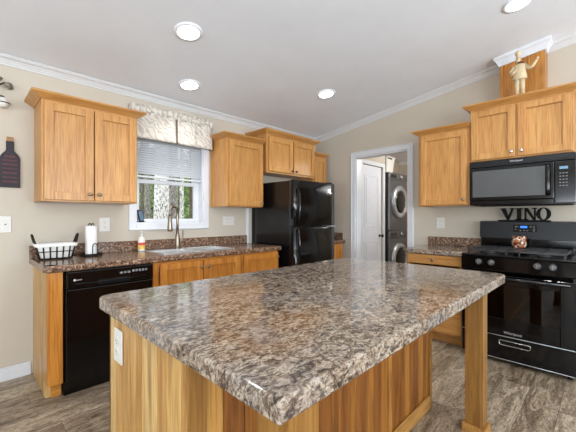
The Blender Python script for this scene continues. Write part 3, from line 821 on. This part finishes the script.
# ------------------------------------------------------------------ vent chase over the right cabinet, with its white crown
ch = thing('vent_chase', 'wooden vent chase rising from the right wall cabinet to the ceiling', 'chase', (0, -2.495, 2.338), RW)
cw, cd = .348, .185
zl, zr = zc(-2.495)-2.338, zc(-2.495-cw)-2.338
b = MB(); x = 0.0
for wd in (.028, .052, .047, .052, .047, .052, .042, .028):
    za = zl+(zr-zl)*x/cw; zb_ = zl+(zr-zl)*(x+wd)/cw
    b.prism([(x+.0008, -.052), (x+wd-.0008, -.052), (x+wd-.0008, zb_-.004), (x+.0008, za-.004)], 'y', -cd, -cd+.014); x += wd
b.prism([(.0, -.052), (.014, -.052), (.014, zl-.004), (0, zl-.004)], 'y', -cd+.014, -.001)
b.prism([(cw-.014, -.052), (cw, -.052), (cw, zr-.004), (cw-.014, zr-.004)], 'y', -cd+.014, -.001)
b.build('planked_box', 'chase', ch)
pc = [(.001, -.088), (.010, -.088), (.013, -.074), (.030, -.036), (.044, -.022), (.046, .012), (.001, .012)]
rings = []
for o, h in pc:
    sl = (zr-zl)/cw
    rings.append([(-o, -.056, zl-o*sl+h), (-o, -cd-o, zl-o*sl+h), (cw+o, -cd-o, zr+o*sl+h), (cw+o, -.056, zr+o*sl+h)])
b = MB(); b.loops(rings, closed=True, cap=True, smooth=False)
b.build('crown_moulding', 'white', ch)

# chef figurine standing on the cabinet crown
cf = thing('chef_figurine', 'ivory chef figurine with a raised arm standing on the right wall cabinet', 'figurine', (-.335, -2.680, 2.287+.048), RW)
def blob(rows, seg=14):
    # rows: (cx, cy, z, rx, ry)
    b = MB(); b.loops([[(cx+rx_*math.cos(2*PI*k_/seg), cy+ry_*math.sin(2*PI*k_/seg), z) for k_ in range(seg)] for cx, cy, z, rx_, ry_ in rows]); return b
for s in (-1, 1):
    blob([(s*.022+.004, -.010, 0, .016, .026), (s*.022+.004, -.008, .018, .016, .022), (s*.022+.002, 0, .03, .014, .014), (s*.02, 0, .09, .019, .018), (s*.018, 0, .165, .022, .020)]).build('leg', 'ivory', cf)
blob([(0, 0, .150, .054, .030), (0, 0, .165, .056, .032), (0, 0, .215, .046, .028), (0, 0, .265, .050, .028), (0, 0, .285, .044, .024), (0, 0, .295, .016, .014), (0, 0, .310, .013, .012)]).build('jacket', 'ivory', cf)
b = MB(); b.tube([(-.040, 0, .275), (-.066, -.004, .235), (-.060, -.022, .205), (-.022, -.034, .235)], [.017, .016, .014, .010], 10)
b.tube([(-.025, -.034, .232), (-.012, -.036, .242)], [.010, .006], 8); b.build('arm', 'ivory', cf)
b = MB(); b.tube([(.040, 0, .275), (.068, -.004, .235), (.094, -.010, .240), (.128, -.016, .290)], [.017, .015, .014, .010], 10)
b.tube([(.126, -.016, .288), (.136, -.018, .308)], [.011, .007], 8); b.build('arm', 'ivory', cf)
hd = blob([(-.012, -.003, .300, .010, .010), (-.012, -.004, .312, .016, .016), (-.012, -.004, .332, .018, .018), (-.012, -.003, .352, .016, .016)]); 
hd.lathe([(.004, 0), (.005, .006), (.001, .010)], (-.012, -.020, .331), '-y', 8); hd.build('head', 'ivory', cf)
b = MB()
for ex in (-.019, -.005): b.lathe([(.0022, 0), (.001, .002)], (ex, -.0205, .338), '-y', 8)
b.box((-.017, -.0205, .318), (-.007, -.018, .320)); b.build('facial_features', 'maroon', cf)
blob([(-.012, -.002, .350, .0175, .0175), (-.012, -.002, .372, .017, .017), (-.014, -.002, .380, .022, .021), (-.012, -.002, .398, .024, .022), (-.010, -.002, .412, .018, .017), (-.010, -.002, .416, .005, .005)]).build('chef_hat', 'ivory', cf)
b = MB(); b.tube([(-.014, -.012, .303), (.008, -.012, .303), (.026, .006, .298)], [.008, .012, .007], 8); b.build('neck_shadow', 'maroon', cf)  # maroon piece standing in for the dark red shadow beside the head

# ------------------------------------------------------------------ VINO sign: slab-serif letters on a bar
vs = thing('word_sign', 'black cut-out VINO letters standing on the range backguard', 'sign', (-.062, -2.458, 1.198), RW)
b = MB(); b.box((0, -.014, 0), (.415, .010, .012), .001); b.build('base_bar', 'black_matte', vs)
LH = .118
def letter(ch_, x0, w, polys):
    b = MB()
    for pl_ in polys: b.prism([(x0+px*w, .011+pz*LH) for px, pz in pl_], 'y', -.010, .006)
    b.build('letter', 'black_matte', vs, label='black letter '+ch_)
def rect(a, c_, b_, d): return [(a, c_), (b_, c_), (b_, d), (a, d)]
letter('V', .018, .118, [rect(0, .93, .40, 1), rect(.66, .93, 1, 1), [(.03, .94), (.36, .94), (.64, .16), (.48, 0)], [(.46, 0), (.62, 0), (.93, .94), (.77, .94), (.51, .2)]])
letter('I', .142, .060, [rect(.22, 0, .78, 1), rect(0, 0, 1, .09), rect(0, .91, 1, 1)])
letter('N', .206, .108, [rect(.10, 0, .23, 1), rect(.78, 0, .91, 1), [(.0, 1), (.34, 1), (.91, .0), (.72, .0), (.10, .94)], rect(0, 0, .36, .09), rect(.64, .91, 1, 1)])
b = MB(); n = 32; ox, oz = .018+.118+.196+.030, .011+LH/2
ro = [(ox+.056*math.cos(2*PI*i/n), oz+LH*.52*math.sin(2*PI*i/n)) for i in range(n)]; ri = [(ox+.024*math.cos(2*PI*i/n), oz+LH*.44*math.sin(2*PI*i/n)) for i in range(n)]
b.loops([[(p[0], y, p[1]) for p in q] for q, y in ((ro, -.010), (ro, .006), (ri, .006), (ri, -.010), (ro, -.010))], cap=False, smooth=False)
b.build('letter', 'black_matte', vs, label='black letter O')

# mosaic candle holder on the cooktop
cj = thing('candle_holder', 'round mosaic candle holder in orange and white on the range cooktop', 'candle holder', (-.235, -2.658, .9525))
MB().lathe([(.046, 0), (.053, .006), (.056, .03), (.056, .08), (.053, .105), (.049, .108), (.049, .012), (.002, .010)], seg=28, cap=False).build('glass_cup', 'mosaic', cj)
MB().lathe([(.001, .012), (.046, .012), (.046, .070), (.001, .070)], seg=20).build('candle', 'ivory', cj)

# ------------------------------------------------------------------ island
il = thing('kitchen_island', 'large kitchen island with granite-look top and hickory plank body', 'island', (-3.47, -1.77, 0))
IX1, IY1 = 1.73, -.65         # body: x 0..1.69, y 0..-.68
b = MB(); random.seed(11)
def planks(b, axis, a0, a1, face, th, z0, z1, wr):
    p = a0
    while p < a1-.001:
        wd = min(random.choice(wr), a1-p)
        if a1-p-wd < .02: wd = a1-p
        if axis == 'x': b.box((p+.0008, face, z0), (p+wd-.0008, face+th, z1), .0022)
        else: b.box((face, -p-.0008, z0), (face+th, -p-wd+.0008, z1), .0022)
        p += wd
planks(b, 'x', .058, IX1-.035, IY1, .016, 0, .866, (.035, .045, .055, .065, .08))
b.build('plank_side', 'hick_shaded', il)
b = MB(); planks(b, 'y', .0, -IY1-.0, 0, .016, 0, .866, (.07, .09, .11)); b.build('plank_end', 'hick_light', il)
MB().box((.0, -.016, 0), (IX1, 0, .866), .002).build('back_panel', 'base_z', il)
MB().box((IX1-.016, IY1+.016, 0), (IX1, -.016, .866), .002).build('end_panel', 'post_z', il)
MB().box((.002, IY1-.008, 0), (.060, IY1, .866), .002).build('corner_board', 'post_z', il)
MB().box((IX1-.036, IY1-.010, 0), (IX1+.004, IY1+.01, .866), .002).build('corner_board', 'post_z', il)
MB().box((.074, IY1-.014, 0), (IX1-.038, IY1-.001, .085), .003).build('base_trim', 'post_x', il)
for x in (.035, IX1-.035):
    MB().box((x, IY1-.25, .815), (x+.02, IY1-.01, .866), .001).build('support_rail', 'post_x', il)
for (x0, x1, y0, y1) in ((.010, .105, -1.035, -.940), (1.618, 1.706, -.982, -.888)):
    lgm = MB().box((x0, y0, 0), (x1, y1, .866), .002).build('leg', 'post_z', il)
    f = MB(); e = .014
    f.box((x0-e, y0-e, 0), (x1+e, y0, .05), .003).box((x0-e, y1, 0), (x1+e, y1+e, .05), .003).box((x0-e, y0, 0), (x0, y1, .05), .003).box((x1, y0, 0), (x1+e, y1, .05), .003)
    f.build('foot_trim', 'post_x', lgm)
def rrect(x0, y0, x1, y1, rads, n=8):
    pts = []
    for (cx_, cy_, a0, r) in ((x1, y1, 0, rads[0]), (x0, y1, PI/2, rads[1]), (x0, y0, PI, rads[2]), (x1, y0, 1.5*PI, rads[3])):
        sx = -1 if cx_ == x1 else 1; sy = -1 if cy_ == y1 else 1
        for k_ in range(n+1):
            a = a0+PI/2*k_/n; pts.append((cx_+sx*r+r*math.cos(a), cy_+sy*r+r*math.sin(a)))
    return pts
b = MB(); T0, T1, R = .866, .914, .008; rings = []
tx0, ty0, tx1, ty1 = -.045, -1.068, 1.755, .022
for ins, z in ((.02, T0), (R*.3, T0+.002), (0, T0+.006), (0, T1-R), (R*.12, T1-R*.45), (R*.45, T1-R*.12), (R, T1), (.3, T1)):
    rd = [max(r-ins, .002) for r in (.06, .055, .008, .05)]
    rings.append([(p[0], p[1], z) for p in rrect(tx0+ins, ty0+ins, tx1-ins, ty1-ins, rd)])
b.loops(rings, smooth=False); 
it = b.build('countertop', 'granite', il)

# ------------------------------------------------------------------ wall plates
def plate(name, label, cat, loc, rz, w, h, kind, group='white wall plates'):
    r = thing(name, label, cat, loc, rz, group)
    MB().box((-w/2, -.006, -h/2), (w/2, 0, h/2), .0025).build('cover_plate', 'plastic_white', r)
    if kind == 'outlet':
        n = 2 if w > .1 else 1
        for q in range(n):
            ox = 0 if n == 1 else (-.023, .023)[q]
            for dz in (.021, -.021):
                f = MB().lathe([(.0165, .005), (.0165, .009), (.0155, .0095)], (ox, 0, dz), '-y', 16).build('receptacle', 'plastic_white', r)
                b = MB(); b.box((ox-.008, -.0102, dz-.003), (ox-.0062, -.0092, dz+.007)).box((ox+.0062, -.0102, dz-.003), (ox+.008, -.0092, dz+.006)).lathe([(.0022, .009), (.0022, .0102)], (ox, 0, dz-.009), '-y', 8); b.build('slots', 'rubber', f)
    else:
        for ox in ((0,) if w < .1 else (-.023, .023)):
            MB().box((ox-.016, -.0085, -.033), (ox+.016, -.005, .033), .002).build('rocker', 'plastic_white', r)
            MB().lathe([(.006, .007), (.006, .012), (.002, .013)], (ox, 0, 0), '-y', 10).build('dial', 'keys', r)
    return r
plate('light_switch', 'white light switch plate at the far left of the back wall', 'switch', (-3.690, 0, 1.182), 0, .115, .125, 'switch')
plate('wall_outlet', 'white outlet on the back wall beside the paper towel roll', 'outlet', (-2.987, 0, 1.170), 0, .088, .125, 'outlet')
plate('wall_outlet', 'white wide outlet under the wall cabinet left of the fridge', 'outlet', (-1.640, 0, 1.195), 0, .16, .105, 'outlet')
plate('wall_outlet', 'white outlet on the right wall above the short counter', 'outlet', (0, -1.872, 1.172), RW, .088, .125, 'outlet')
plate('wall_outlet', 'white outlet on the plank end of the kitchen island', 'outlet', (-3.4715, -1.890, .735), RW, .088, .130, 'outlet')

# ------------------------------------------------------------------ things on the back counter
bk = thing('wire_basket', 'black wire basket with white liner on the left end of the back counter', 'basket', (-3.385, -.185, CT1), math.radians(-3))
bw, bd, bh = .124, .085, .110
def rr(x, y, z, n=4): return [(p[0], p[1], z) for p in rrect(-x, -y, x, y, [.03]*4, n)]
b = MB(); wr = .0045
b.tube(rr(bw, bd, bh), wr, 6, closed=True); b.tube(rr(bw-.022, bd-.02, .008), wr, 6, closed=True); b.tube(rr(bw-.010, bd-.010, .062), wr*.8, 6, closed=True)
for s in (-1, 1):
    for x in (-.085, -.043, 0, .043, .085): b.tube([(x*.9, s*(bd-.020), .008), (x, s*bd, bh)], wr*1.15, 6)
    for y in (-.05, 0, .05): b.tube([(s*(bw-.022), y*.9, .008), (s*bw, y, bh)], wr*1.15, 6)
for y in (-.06, 0, .06): b.tube([(-bw+.022, y, .008), (bw-.022, y, .008)], wr*.8, 6)
b.build('wire_frame', 'bronze', bk)
for s in (-1, 1):
    b = MB(); b.tube([(s*bw, -.045, bh), (s*(bw+.012), -.040, bh+.04), (s*(bw+.020), -.022, bh+.072), (s*(bw+.022), 0, bh+.080), (s*(bw+.020), .022, bh+.072), (s*(bw+.012), .040, bh+.04), (s*bw, .045, bh)], .0078, 8)
    b.build('handle', 'bronze', bk)
b = MB(); rings = []
for x, y, z in ((bw-.032, bd-.03, .012), (bw-.026, bd-.024, .016), (bw-.008, bd-.008, .100), (bw-.004, bd-.004, bh+.010), (bw+.010, bd+.010, bh+.014), (bw+.012, bd+.012, bh+.004), (bw+.009, bd+.009, bh-.010)):
    ring = rr(x, y, z, 8)
    if z > bh-.05: ring = [(p[0], p[1], p[2]+.003*math.sin(q*1.9)) for q, p in enumerate(ring)]
    rings.append(ring)
b.loops(rings, cap=False); bmesh.ops.contextual_create(b.bm, geom=[e for e in b.bm.edges if e.is_boundary and all(v.co.z < .02 for v in e.verts)])
b.build('liner', 'fabric_white', bk)

pt = thing('paper_towel_holder', 'black wire paper towel holder on the back counter', 'paper towel holder', (-3.135, -.165, CT1))
b = MB(); b.lathe([(.080, 0), (.084, .004), (.082, .010), (.02, .012)], seg=28)
b.tube([(.075*math.cos(a*PI/14), .075*math.sin(a*PI/14), .018) for a in range(28)], .005, 6, closed=True); b.build('base', 'bronze', pt)
b = MB(); b.tube([(0, 0, .01), (0, 0, .262)], .005, 8); b.tube([(-.022, 0, .258), (-.012, 0, .272), (0, 0, .264), (.012, 0, .272), (.022, 0, .258)], .005, 6); b.build('rod', 'bronze', pt)
b = MB(); ax_, ay_ = .014, -.056
b.tube([(ax_-.017, ay_, .012), (ax_-.017, ay_, .085), (ax_-.011, ay_, .100), (ax_, ay_, .106), (ax_+.011, ay_, .100), (ax_+.017, ay_, .085), (ax_+.017, ay_, .012)], .0038, 8); b.build('tension_arm', 'bronze', pt)
pr2_ = MB(); pr2_.lathe([(.018, .013), (.042, .013), (.043, .02), (.043, .243), (.042, .25), (.018, .25), (.018, .013)], seg=28, cap=False)
tag(pr2_.build('paper_towel_roll', 'paper', off=(0, 0, 0)), 'white paper towel roll standing on its black wire holder', 'paper towels').location = (-3.135, -.165, CT1)

sb = thing('soap_bottle', 'pale pump soap bottle with red and yellow label beside the sink', 'soap bottle', (-2.700, -.105, CT1))
MB().lathe([(.026, 0), (.031, .004), (.032, .02), (.032, .105), (.027, .125), (.014, .138), (.013, .145)], seg=20).build('bottle', 'clear', sb)
MB().lathe([(.0325, .022), (.0325, .06)], seg=20, cap=False, mat='soapy').lathe([(.0326, .06), (.0326, .085)], seg=20, cap=False, mat='soap').build('wrap_label', None, sb)
b = MB(); b.lathe([(.015, .143), (.015, .158), (.006, .162), (.005, .178), (.011, .180), (.012, .190), (.004, .192)], seg=14); b.tube([(0, 0, .186), (.015, -.015, .187), (.028, -.026, .182)], [.005, .0045, .0035], 8); b.build('pump', 'plastic_white', sb)

# small tablet leaning on the window sill
ts = thing('small_tablet', 'small dark framed tablet leaning on the left of the window sill', 'tablet', (-2.640, .040, WZ0+.012), math.radians(25))
b = MB(); b.box((-.030, -.006, 0), (.030, .006, .125), .003); fo = b.build('frame', 'black_matte', ts); fo.rotation_euler = (math.radians(-16), 0, 0); fo.location = (0, 0, .002)
b = MB(); b.box((-.024, -.0072, .012), (.024, -.0055, .115), .0005); b.build('screen', 'screen', fo)
b = MB(); b.tube([(-.025, -.022, .006), (-.025, .045, .006)], .003, 6); b.tube([(.025, -.022, .006), (.025, .045, .006)], .003, 6); b.tube([(-.025, .045, .006), (0, .026, .09), (.025, .045, .006)], .003, 6); b.build('easel', 'rubber', ts)

# ------------------------------------------------------------------ wall decor at the left
pq = thing('bottle_plaque', 'dark wine-bottle-shaped wall plaque with red lettering', 'plaque', (-3.640, 0, 1.463))
half = [(.060, 0), (.060, .215), (.057, .235), (.046, .255), (.028, .275), (.0235, .29), (.0235, .352)]
poly = half+[(-x, z) for x, z in reversed(half)]
MB().prism(poly, 'y', -.016, 0).build('bottle_board', 'plaque', pq)
MB().prism([(-.021, .352), (.021, .352), (.020, .385), (-.020, .385)], 'y', -.014, 0).build('cork', 'cork', pq)
b = MB(); random.seed(5)
for q, zz in enumerate((.235, .205, .175, .143, .110, .077, .044)):
    x = -.044 if q else -.032; e = -x; hh = .013 if q % 2 else .018
    while x < e-.004:
        wd = random.uniform(.006, .011); b.box((x, -.0172, zz-hh/2), (min(x+wd, e), -.0155, zz+hh/2)); x += wd+.003
b.build('lettering', 'red', pq, label='faded red lines of lettering')

dc = thing('wall_ornament', 'metal leaf and white glass ornament at the top left of the wall', 'wall ornament', (-3.685, 0, 2.05))
b = MB(); b.tube([(-.10, -.02, .0), (-.06, -.03, .10), (-.02, -.03, .17), (.015, -.03, .20)], .005, 8); b.tube([(-.06, -.03, .10), (-.03, -.04, .11), (-.012, -.04, .09), (-.014, -.04, .07)], .004, 8)
b.tube([(-.02, -.002, .17), (-.02, -.03, .17)], .005, 8); b.build('stem', 'bronze', dc)
def leaf(b, c, L, wdt, ang):
    rows = []; n = 8
    for i in range(n+1):
        t_ = i/n; hw = wdt*math.sin(PI*min(1, t_*.96+.02))**.8*(1+.18*(i % 2)); 
        ux, uz = math.cos(ang), math.sin(ang)
        p = Vector((c[0]+ux*L*t_, c[1]-.012*math.sin(PI*t_), c[2]+uz*L*t_)); nrm = Vector((-uz, 0, ux))
        rows.append([p-nrm*hw+Vector((0, .006, 0)), p-Vector((0, .006, 0)), p+nrm*hw+Vector((0, .006, 0)), p+Vector((0, .004, 0))])
    b.loops(rows, smooth=False)
b = MB(); leaf(b, (.005, -.032, .19), .065, .026, -.45); b.build('leaf', 'pewter', dc)
b = MB(); leaf(b, (-.045, -.032, .21), .05, .02, .35); b.build('leaf', 'pewter', dc)
b = MB(); b.lathe([(.002, -.035), (.030, -.028), (.044, -.004), (.040, .020), (.022, .038), (.010, .044)], (-.002, -.050, .035), seg=18); b.build('glass_shade', 'plastic_white', dc)
b = MB(); b.lathe([(.045, -.004), (.047, -.001), (.045, .003)], (-.002, -.050, .035), seg=18); b.lathe([(.012, .042), (.012, .052), (.003, .056)], (-.002, -.050, .035), seg=12); b.build('rim_band', 'bronze', dc)

# ------------------------------------------------------------------ blind and valance
bl = thing('window_blind', 'white horizontal blind half lowered in the kitchen window', 'blind', (WX0, .03, 0))
b = MB(); b.box((.016, -.018, 2.02), (ww-.016, .018, 2.046), .002); b.build('headrail', 'white', bl)
b = MB(); z = 2.008
while z > 1.66:
    b.prism([(-.0105, z-.0125), (-.0098, z-.0128), (-.0045, z-.0010), (.0105, z+.0115), (.0100, z+.0122), (-.0060, z+.0004)], 'x', .018, ww-.018); z -= .0235
b.build('slats', 'blind', bl)
MB().box((.016, -.014, 1.632), (ww-.016, .014, 1.650), .003).build('bottom_rail', 'white', bl)
b = MB()
for x in (.10, ww/2, ww-.10): b.tube([(x, -.0135, 2.02), (x, -.0135, 1.65)], .0012, 5)
b.build('cords', 'white', bl)

va = thing('valance', 'cream and grey patterned curtain valance above the kitchen window', 'curtain', (-2.786, 0, 1.99))
VW = .872
def sheet(b, x0, x1, z0, z1, f, n=40, m=10, th=.004):
    def ring(off): return [[Vector((x0+(x1-x0)*i/n, f(i/n, j/m)+off, z0+(z1-z0)*j/m)) for i in range(n+1)] for j in range(m+1)]
    A = ring(0); b.loops(A, closed=False, cap=False)
b = MB()
def panel_y(sgn):
    return lambda u, v: -.090-.012*(1-v)-.008*math.sin(u*15+sgn)*(.5+.5*v)-.005*math.sin(u*43)*v
sheet(b, .012, .432, .0, .262, panel_y(0)); b.build('panel', 'valance', va)
b = MB(); sheet(b, .452, .866, .0, .262, panel_y(2)); b.build('panel', 'valance', va)
for o in list(va.children):
    md = o.modifiers.new('thick', 'SOLIDIFY'); md.thickness = .003
b = MB(); b.box((.425, -.082, .0), (.459, -.078, .262)); b.build('inverted_pleat', 'valance_lining', va)
# header ruffle round the rod, with returns to the wall
b = MB(); rings = []; nseg = 90
for i in range(nseg+1):
    x = VW*i/nseg; rad = .026+.009*math.sin(i*1.15)+.004*math.sin(i*2.9); zc_ = .286+.006*math.sin(i*.7)
    rings.append([(x+.003*math.sin(k_*2), -.080+rad*.75*math.cos(2*PI*k_/10), zc_+rad*1.35*math.sin(2*PI*k_/10)) for k_ in range(10)])
b.loops(rings); b.build('gathered_header', 'valance', va)
for x in (0.0, VW-.004):
    b = MB(); b.box((x, -.085, .262), (x+.004, -.004, .318), .001, mat='valance').box((x+.001, -.080, .0), (x+.004, -.004, .262), mat='valance_lining'); b.build('side_return', None, va)
b = MB(); b.tube([(.01, -.004, .29), (.01, -.075, .29), (.03, -.080, .29), (VW-.03, -.080, .29), (VW-.01, -.075, .29), (VW-.01, -.004, .29)], .006, 8); b.build('rod', 'nickel', va)

# ------------------------------------------------------------------ laundry pair, basket and panel
def laundry_machine(name, label, z0, h, control_top):
    r = thing(name, label, 'laundry machine', (1.187, -.02, z0))
    w_, d_ = .686, .58
    MB().box((0, -d_, .02 if z0 == 0 else .004), (w_, 0, h), .01, 2).build('cabinet_body', 'graph_dark', r)
    MB().box((0.002, -d_-.022, .02 if z0 == 0 else .004), (w_-.002, -d_, h-.12), .01, 2).build('front_panel', 'gunmetal', r)
    c_ = MB().box((0.002, -d_-.026, h-.118), (w_-.002, -d_, h-.002), .006, 2).build('control_panel', 'gunmetal', r)
    MB().box((.05, -d_-.030, h-.085), (.26, -d_-.024, h-.035), .004).build('display', 'black', c_)
    MB().lathe([(.032, 0), (.032, .02), (.024, .028)], (w_*.62, -d_-.026, h-.06), '-y', 20).build('dial', 'chrome', c_)
    cz_ = h*.50 if control_top else h*.56
    dr_ = MB().lathe([(.285, 0), (.285, .022), (.262, .042), (.215, .046), (.198, .030)], (w_/2+.02, -d_-.022, cz_), '-y', 32, cap=False).build('door_ring', 'ringsteel', r)
    MB().lathe([(.204, .0), (.200, .030), (.14, .046), (.01, .050)], (w_/2+.02, -d_-.022, cz_), '-y', 28).build('door_glass', 'black', dr_)
    if z0 == 0:
        for x in (.05, w_-.05):
            for y in (-.05, -d_+.05): MB().lathe([(.02, 0), (.02, .022)], (x, y, 0), seg=12).build('foot', 'rubber', r)
    return r
laundry_machine('washing_machine', 'graphite front-load washing machine under the dryer in the laundry', 0, 1.005, True)
laundry_machine('clothes_dryer', 'graphite dryer stacked on the washing machine in the laundry', 1.005, 1.0, True)
lb = thing('laundry_basket', 'white plastic basket with handle holes on top of the dryer', 'basket', (1.345, -.45, 2.005))
b = MB(); rings = [[(p[0], p[1], z) for p in rrect(-x, -y, x, y, [.03]*4, 4)] for x, y, z in ((.12, .10, 0), (.125, .105, .01), (.155, .125, .255), (.168, .138, .262), (.168, .138, .274), (.150, .120, .270), (.120, .100, .012))]
b.loops(rings, smooth=False); b.build('tub', 'plastic_white', lb)
for x in (-.06, .02): 
    MB().box((x-.05, -.139, .235), (x+.0, -.118, .255), .003).build('handle_slot', 'graph_dark', lb)
sc_ = thing('storage_cabinet', 'tall narrow brown wooden cabinet right of the dryer in the laundry', 'cabinet', (1.905, -.01, 0))
MB().box((0, -.60, 0), (.40, 0, 1.82), .003).build('carcass', 'base_z', sc_)
o = door_mesh(.37, 1.72, 'base_z', 'base_x').build('door', None, sc_); o.location = (.015, -.60, .08)
knob(o, .03, -.024, .85)

# ------------------------------------------------------------------ outside the window
structure(MB().box((-9, .2, -.5), (12, 16, -.4)).build('ground', 'soil'))
random.seed(21)
def trunk(b, x, y, r, h, lean=0.0, seg=14):
    pts = []; rad = []
    for i in range(12):
        t_ = i/11; pts.append((x+lean*t_+.03*math.sin(t_*5+x), y+.03*math.cos(t_*4+x), -.42+h*t_)); rad.append(r*(1.12-.35*t_)*(1+.05*math.sin(i*2.3)))
    b.tube(pts, rad, seg)
def leaves(b, c, ext, n, size):
    for _ in range(n):
        p = Vector([random.gauss(c[i], ext[i]) for i in range(3)])
        d = Vector((random.uniform(-1, 1), random.uniform(-1, 1), random.uniform(-.6, .6))).normalized(); q = d.orthogonal().normalized()
        L = size*random.uniform(.6, 1.3); w_ = L*.38; nrm = d.cross(q)*L*.05
        vs_ = [b.bm.verts.new(v) for v in (p, p+d*L*.5+q*w_+nrm, p+d*L, p+d*L*.5-q*w_+nrm)]
        f = b.bm.faces.new(vs_); f.material_index = b.mi
def tree(name, label, x, y, r, h, barkm, leafmat, crown, lean=0.0, crown_n=260):
    t_ = thing(name, label, 'tree', (x, y, -.42), 0, 'trees outside the kitchen window')
    b = MB(); trunk(b, 0, 0, r, h, lean); bmesh.ops.translate(b.bm, verts=b.bm.verts[:], vec=(0, 0, .42)); b.build('trunk', barkm, t_)
    b = MB()
    for _ in range(9):
        a = random.uniform(0, 2*PI); zz = h*random.uniform(.55, .9)
        b.tube([(lean*.7, 0, zz), (lean*.7+math.cos(a)*crown*.6, math.sin(a)*crown*.6, zz+crown*.5)], [r*.25, r*.06], 6)
    b.build('branches', barkm, t_)
    b = MB()
    for _ in range(crown_n//20):
        a = random.uniform(0, 2*PI); rr_ = crown*random.uniform(.2, 1); leaves(b, (lean+math.cos(a)*rr_, math.sin(a)*rr_, h*random.uniform(.75, 1.0)), (.07, .07, .12), 20, .11)
    b.build('foliage', leafmat, t_)
tree('tree', 'thick pale speckled tree trunk in the middle of the kitchen window', -1.145, 3.0, .140, 6.0, 'birch', 'leaf', .30)
tree('tree', 'grey tree trunk right of the thick pale trunk behind the faucet', -.78, 3.3, .105, 7.2, 'greybark', 'leaf', .28, .03)
tree('tree', 'slim mottled tree trunk left of the thick pale trunk in the window', -1.10, 3.75, .060, 5.0, 'greybark', 'leaf', .28, -.04)
tree('tree', 'dark brown trunk at the far left of the window view', -.90, 4.6, .035, 6.8, 'darkbark', 'leaf2', .35)
tree('tree', 'thin white birch trunk at the right of the window view', -.28, 3.9, .045, 5.5, 'birch', 'leaf', .28, .05)
tree('tree', 'dark trunk at the right edge of the window view', .40, 4.6, .07, 6.4, 'darkbark', 'leaf2', .35)
def shrub(label, x, y, wd, h, n, mat, size=.085):
    r = thing('shrub', label, 'shrub', (x, y, -.42), 0, 'green shrubs outside the kitchen window')
    b = MB()
    for _ in range(7):
        a = random.uniform(0, 2*PI); b.tube([(0, 0, 0), (math.cos(a)*wd*.3, math.sin(a)*wd*.3, h*.5), (math.cos(a)*wd*.6, math.sin(a)*wd*.6, h*.85)], [.018, .012, .004], 6)
    b.build('stems', 'darkbark', r)
    b = MB()
    for _ in range(n//30):
        a = random.uniform(0, 2*PI); rr_ = wd*math.sqrt(random.random())*.8; zz = h*random.uniform(.12, 1.0)
        leaves(b, (math.cos(a)*rr_, math.sin(a)*rr_, zz), (.13, .13, .11), 30, size)
    b.build('foliage', mat, r)
shrub('bright green shrub left of the slim mottled trunk', -.62, 5.5, .36, 3.2, 3500, 'leaf')
shrub('green shrub between the grey trunk and the white birch', .58, 5.7, .36, 3.2, 3500, 'leaf')
shrub('dark green shrub behind the thin white birch', 1.65, 6.9, .45, 3.6, 3500, 'leaf2')
shrub('dark green shrub behind the thick pale trunk', .45, 7.4, .6, 3.8, 6000, 'leaf2', .12)
shrub('green shrub far right beyond the dark trunk', 2.9, 8.4, .8, 4.2, 6000, 'leaf', .12)
